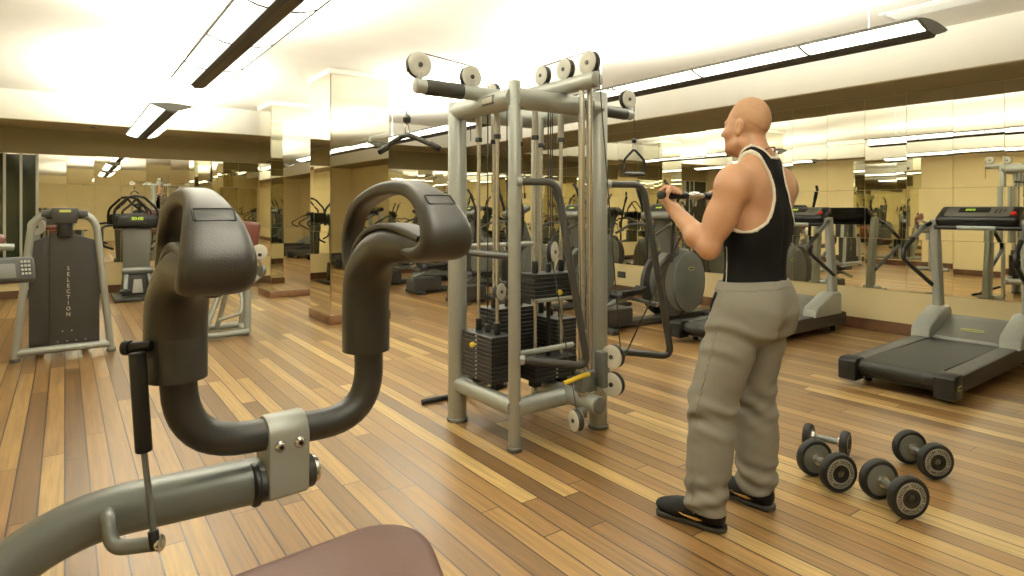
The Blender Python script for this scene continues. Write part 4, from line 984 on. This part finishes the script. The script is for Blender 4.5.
# eyes
M_EYE = mat('eye_white', (225, 218, 205), .25); M_IRIS = mat('eye_iris', (70, 52, 34), .2)
for s in (1, -1):
    b = B(); lathe(b, [(0, -.0105), (.0075, -.0075), (.0105, 0), (.0075, .0075), (.005, .0092)], hr((.0795, .0315*s, 1.678)), (math.cos(HY), math.sin(HY), 0), 18); ey = link_mesh('eye', b, M_EYE, man)
    b = B(); lathe(b, [(.0052, .0096), (.003, .0108), (0, .0111)], hr((.0795, .0315*s, 1.678)), (math.cos(HY), math.sin(HY), 0), 14); link_mesh('iris', b, M_IRIS, ey)
    b = B(); bmesh.ops.create_icosphere(b, subdivisions=4, radius=.0118); bmesh.ops.delete(b, geom=[v for v in b.verts if v.co.z < .0022], context='VERTS'); bmesh.ops.translate(b, vec=hr((.0790, .0315*s, 1.678)), verts=b.verts[:]); link_mesh('eyelid', b, M_SKIN, man)
# racer-back tank top with white binding
def sstep(a, c, v): t = np.clip((v-a)/(c-a), 0, 1); return t*t*(3-2*t)
def interp(z, zs, ws): return np.interp(z, zs, ws)
zz = Z_
wb = np.interp(Z_.ravel(), [1.0, 1.20, 1.235, 1.27, 1.31, 1.36, 1.42, 1.47, 1.52, 1.6], [.3, .3, .165, .118, .088, .066, .055, .062, .082, .09]).reshape(Z_.shape)
wf = np.interp(Z_.ravel(), [1.0, 1.20, 1.235, 1.28, 1.33, 1.40, 1.47, 1.52, 1.6], [.3, .3, .19, .155, .128, .108, .092, .085, .09]).reshape(Z_.shape)
tx = sstep(-.10, .0, X_+0*Z_); W_ = wb*(1-tx)+wf*tx
gz_ = np.gradient(W_, H, axis=2); gx_ = np.gradient(W_, H, axis=0)
arm_ = (np.abs(Y_)-W_)/np.sqrt(1+gz_**2+gx_**2)
ncx = np.sqrt((X_+.055)**2+(Y_*1.0)**2)                  # neckline: round hole about the neck, dropping in front
neck_ = np.where(X_ > -.03, .0, 0)+np.maximum(Z_-(1.525-1.05*np.maximum(X_+.055, 0)-.0*Y_), .0*X_+.0)
neck = (Z_-(1.537-.85*np.maximum(X_+.06, 0)+1.5*np.maximum(np.abs(Y_)-.03, 0)))/(1.3+.7*sstep(.02, .045, np.abs(Y_)))
g = np.maximum(np.maximum(arm_, neck), .97-Z_)
tank = np.maximum(np.maximum(TOR-.0075, g), -(TOR+.006))
Vt, Ft = S.mesh(tank.astype(np.float32)); tk = sdf_obj('tank_top', relax(Vt, Ft, 2), Ft, M_TANK, man)
ga = np.maximum(arm_, neck)
trim = np.maximum(np.maximum(np.maximum(TOR-.0105, np.abs(ga+.001)-.0048), -(TOR+.003)), 1.12-Z_)
Vt, Ft = S.mesh(trim.astype(np.float32)); sdf_obj('white_binding', relax(Vt, Ft, 3), Ft, M_PIPE, tk)['label'] = 'white binding of the tank top'
pip = np.maximum(np.maximum(np.abs(X_-.012-.05*(Z_-1.1))-.0035, TOR-.0105), np.maximum(np.maximum(1.0-Z_, Z_-1.17), .02-Y_))+0*TOR
pip = np.maximum(pip, -(TOR+.003))
Vt, Ft = S.mesh(pip.astype(np.float32)); sdf_obj('side_piping', relax(Vt, Ft, 2), Ft, M_PIPE, tk)['label'] = 'white piping down the side'
# cord round the neck
b = B(); tube(b, [(-.045+.075*math.cos(a)+.012*max(0, math.cos(a)), .068*math.sin(a), 1.528-.052*math.cos(a)) for a in [2*PI*k/48 for k in range(48)]], .0032, 8, closed=True); link_mesh('neck_cord', b, M_CORD, man)
# sweatpants
P = Sdf((-.26, -.30, .03), (.26, .32, 1.05), .0058)
P.ell((-.034, 0, .965), (.14, .192, .15), .03)
P.cone((-.036, 0, .99), .112, (-.036, 0, 1.03), .112, .02)
for s in (1, -1):
    P.ell((-.092, .075*s, .895), (.098, .097, .12), .04)
    hp, kn_, an = HIPK[s]
    P.cone(hp+V3(.008, .008*s, 0), .118, kn_+V3(.0, 0, .02), .095, .035)
    P.cone(kn_+V3(.0, 0, .02), .095, an+V3(-.005, .004, .02), .085, .03)
    P.ell((kn_+an)/2+V3(-.035, 0, .05), (.062, .066, .16), .04)
X2, Y2, Z2 = P.grid()
fold = np.zeros(P.f.shape, np.float32)
for s in (1, -1):
    hp, kn_, an = HIPK[s]; side = (Y2*s > 0)
    kx = np.interp(Z2.ravel(), [.09, .5, .9], [an[0], kn_[0], hp[0]]).reshape(Z2.shape); ky = np.interp(Z2.ravel(), [.09, .5, .9], [an[1], kn_[1], hp[1]]).reshape(Z2.shape)
    ang = np.arctan2(Y2-ky, X2-kx); ph = 1.7*s
    knee = np.exp(-((Z2-.47)/.10)**2); hem = np.exp(-((Z2-.13)/.09)**2); cr = np.exp(-((Z2-.80)/.09)**2)
    f_ = .006*knee*np.sin(62*Z2+2.2*np.sin(ang+ph)+1.5*np.cos(2*ang))+.0075*hem*np.sin(78*Z2+2.6*np.sin(ang*1.0+ph)+ph)+.006*cr*np.sin(60*Z2+3.0*np.cos(ang+ph))
    f_ = f_+.002*(knee+hem+cr)*np.sin(118*Z2+3.1*np.sin(2*ang+ph)+.9)+.003*np.sin(3*ang+9*Z2+ph)*sstep(.95, .7, Z2)
    fold = np.where(side, f_, fold)
pf_ = P.f+fold
pf_ = np.maximum(np.maximum(pf_, Z2-1.022+.06*X2), (.072-Z2))
pin = -(P.f+.02)
full = pf_.astype(np.float32)
Vp, Fp = P.mesh(full); pants = sdf_obj('sweatpants', relax(Vp, Fp, 2), Fp, M_PANT, man)
wb_ = np.maximum(np.maximum(P.f-.0012, np.abs(Z2-1.003+.06*X2)-.018), -(P.f+.012))
Vp, Fp = P.mesh(wb_.astype(np.float32)); sdf_obj('waistband', relax(Vp, Fp, 2), Fp, M_PANT, pants)
def seg2(a, c): # distance to a segment in the x-z plane
    ax, az = a; dx, dz = c[0]-ax, c[1]-az; t = np.clip(((X2-ax)*dx+(Z2-az)*dz)/(dx*dx+dz*dz), 0, 1); return np.sqrt((X2-ax-t*dx)**2+(Z2-az-t*dz)**2)
pk = np.maximum(np.maximum(np.maximum(seg2((.04, .972), (.075, .90))-.010, full-.004), -(full+.006)), .03-Y2)
Vp, Fp = P.mesh(pk.astype(np.float32)); sdf_obj('pocket_opening', relax(Vp, Fp, 2), Fp, M_TANK, pants)
lg = np.maximum(np.maximum(np.maximum(seg2((.085, .862), (.099, .872))-.006, full-.003), -(full+.006)), .03-Y2)
Vp, Fp = P.mesh(lg.astype(np.float32)); sdf_obj('printed_mark', Vp, Fp, M_TANK, pants)
sm_ = np.maximum(np.maximum(np.maximum(np.abs(X2-np.interp(Z2.ravel(), [.09, .5, .9, 1.0], [.09, .075, .0, -.02]).reshape(Z2.shape))-.0036, full-.004), -(full+.004)), np.maximum(.05-Y2, Z2-.86))
Vp, Fp = P.mesh(sm_.astype(np.float32)); sdf_obj('side_seam', relax(Vp, Fp, 1), Fp, M_PANT, pants)
# shoes
def shoe(an, yaw, s):
    Q = Sdf((-.03, -.08, -.01), (.33, .08, .17), .0045)
    Q.ell((.222, .0, .042), (.078, .045, .036), .02); Q.ell((.16, 0, .05), (.1, .043, .045), .02); Q.cone((.05, 0, .062), .04, (.19, 0, .05), .036, .02)
    Q.ell((.05, 0, .06), (.052, .039, .06), .02); Q.cone((.062, 0, .09), .04, (.055, 0, .118), .041, .02)
    Xs, Ys, Zs = Q.grid(); up = np.maximum(Q.f, .012-Zs)
    top = Zs-(.125-.25*np.maximum(Xs-.1, 0)); up = np.maximum(up, Zs-.128)
    Vs, Fs = Q.mesh(up.astype(np.float32))
    R_ = Matrix.Translation((an[0]-.08*math.cos(yaw), an[1]-.08*math.sin(yaw), 0)) @ Matrix.Rotation(yaw, 4, 'Z')
    def place(o, par):
        o.data.transform(R_); o.parent = par; return o
    sho = place(sdf_obj('shoe', relax(Vs, Fs, 2), Fs, M_SHOE), man)
    K = Sdf((-.03, -.08, -.01), (.33, .08, .17), .0045); K.rbox((.145, 0, .011), (.152, .044, .0115), .009)
    qq = np.sqrt(np.maximum(np.abs(Xs-.145)-.105, 0)**2+(Ys*1.04)**2)-.044-.004*np.cos((Xs-.02)*22); K.f = np.maximum(K.f, qq+0*Zs).astype(np.float32); K.f = np.maximum(K.f, -.0*Zs-Zs+.0005)
    Vs, Fs = K.mesh(); place(sdf_obj('sole', relax(Vs, Fs, 2), Fs, M_SOLE), sho)
    for sd in (1, -1):
        lo_ = .034+.9*(Xs-.15)**2*4.2; u = (Xs-.075)/.13
        sw = np.maximum(np.maximum((.030+.16*np.clip(.135-Xs, 0, 1)**1*.35+.20*np.clip(Xs-.135, 0, 1)*0)-Zs, Zs-(.036+.026*np.clip(u, 0, 1))), np.maximum(.085-Xs, Xs-.205))
        sw = np.maximum(np.abs(Zs-(.038+1.9*(Xs-.125)**2+.10*(Xs-.125)))-(.0085*np.clip((.205-Xs)/.1, 0.05, 1)*np.clip((Xs-.075)/.03, .05, 1)), np.maximum(.08-Xs, Xs-.2))
        sw = np.maximum(np.maximum(sw, Q.f-.0025), np.maximum(-(Q.f+.004), .008-Ys*sd))
        Vs, Fs = Q.mesh(sw.astype(np.float32)); o = place(sdf_obj('side_mark', Vs, Fs, M_GOLD), sho); o['label'] = 'gold curved mark on the shoe'
    for k in range(4):
        b = B(); x = .125+.022*k; zt = .099-.42*(x-.115)
        tube(b, smooth_path([(x-.004, -.026, zt-.012), (x, -.012, zt), (x+.002, 0, zt+.003), (x, .012, zt), (x-.004, .026, zt-.012)], 4), .0034, 8); place(link_mesh('lace', b, M_SOLE), sho)
    b = B(); tube(b, fillet([(.008, -.007, .112), (.0, -.007, .142), (.0, .007, .142), (.008, .007, .112)], .008), .0032, 8); place(link_mesh('heel_loop', b, M_SOLE), sho)
shoe(HIPK[1][2], math.radians(12), 1); shoe(HIPK[-1][2], math.radians(3), -1)
# thumb and finger nails
M_NAIL = mat('finger_nail', (224, 178, 150), .3)
for s in (1, -1):
    c, fa, n, y, t2, t3 = GRIP[s]; u = Vector(t3-t2).normalized(); o = Vector(t3)+Vector(n)*.0055+Vector(y)*.006
    b = B(); lathe(b, [(.0062, 0), (.0058, .0014), (.003, .0022), (0, .0024)], o, Vector(n)*.7+Vector(y)*.7, 14); link_mesh('thumb_nail', b, M_NAIL, man)
# ------------------------------------------------------------------ curl bar in his hands and the cable it pulls
bc = Matrix.Translation(MO) @ Matrix.Rotation(PHI, 4, 'Z') @ Vector((.25, 0, 1.385))
cb = thing('curl_bar', 'short straight curl bar with black grips gripped in the man\'s raised hands', 'pull bar', bc, PHI)
b = B(); cyl(b, (0, -.255, 0), (0, .255, 0), .0125, seg=18, bev=.002); link_mesh('bar', b, M_CHR, cb)
for s in (-1, 1):
    b = B(); pr = [(.0125, .07), (.0165, .072)]+[(.0165+(.0008 if k % 2 else -.0004), .08+.008*k) for k in range(22)]+[(.0165, .256), (.0185, .258), (.019, .268), (.012, .272), (0, .272)]
    lathe(b, pr, (0, 0, 0), (0, s, 0), 20); link_mesh('knurled_grip', b, M_RUB, cb)
b = B(); lathe(b, [(.013, -.022), (.019, -.02), (.02, 0), (.019, .02), (.013, .022)], (0, 0, 0), (0, 1, 0), 20); sw_ = link_mesh('swivel_collar', b, M_CHR, cb)
b = B(); tube(b, [(0, .013*math.cos(a), -.03+.017*math.sin(a)) for a in [2*PI*k/18 for k in range(18)]], .0035, 8, closed=True); link_mesh('ring', b, M_CHR, sw_)
ce = bc+Vector((0, 0, -.048)); pe = Vector((2.492, 2.405, .505))
b = B(); tube(b, [ce-tw.location, pe-tw.location], .0042, 8); cc = link_mesh('pull_cable', b, M_CABLE, tw)
u = (pe-ce).normalized(); b = B(); cyl(b, ce-tw.location, ce+u*.06-tw.location, .0085, seg=12, bev=.002); link_mesh('cable_end', b, M_BLK, cc)
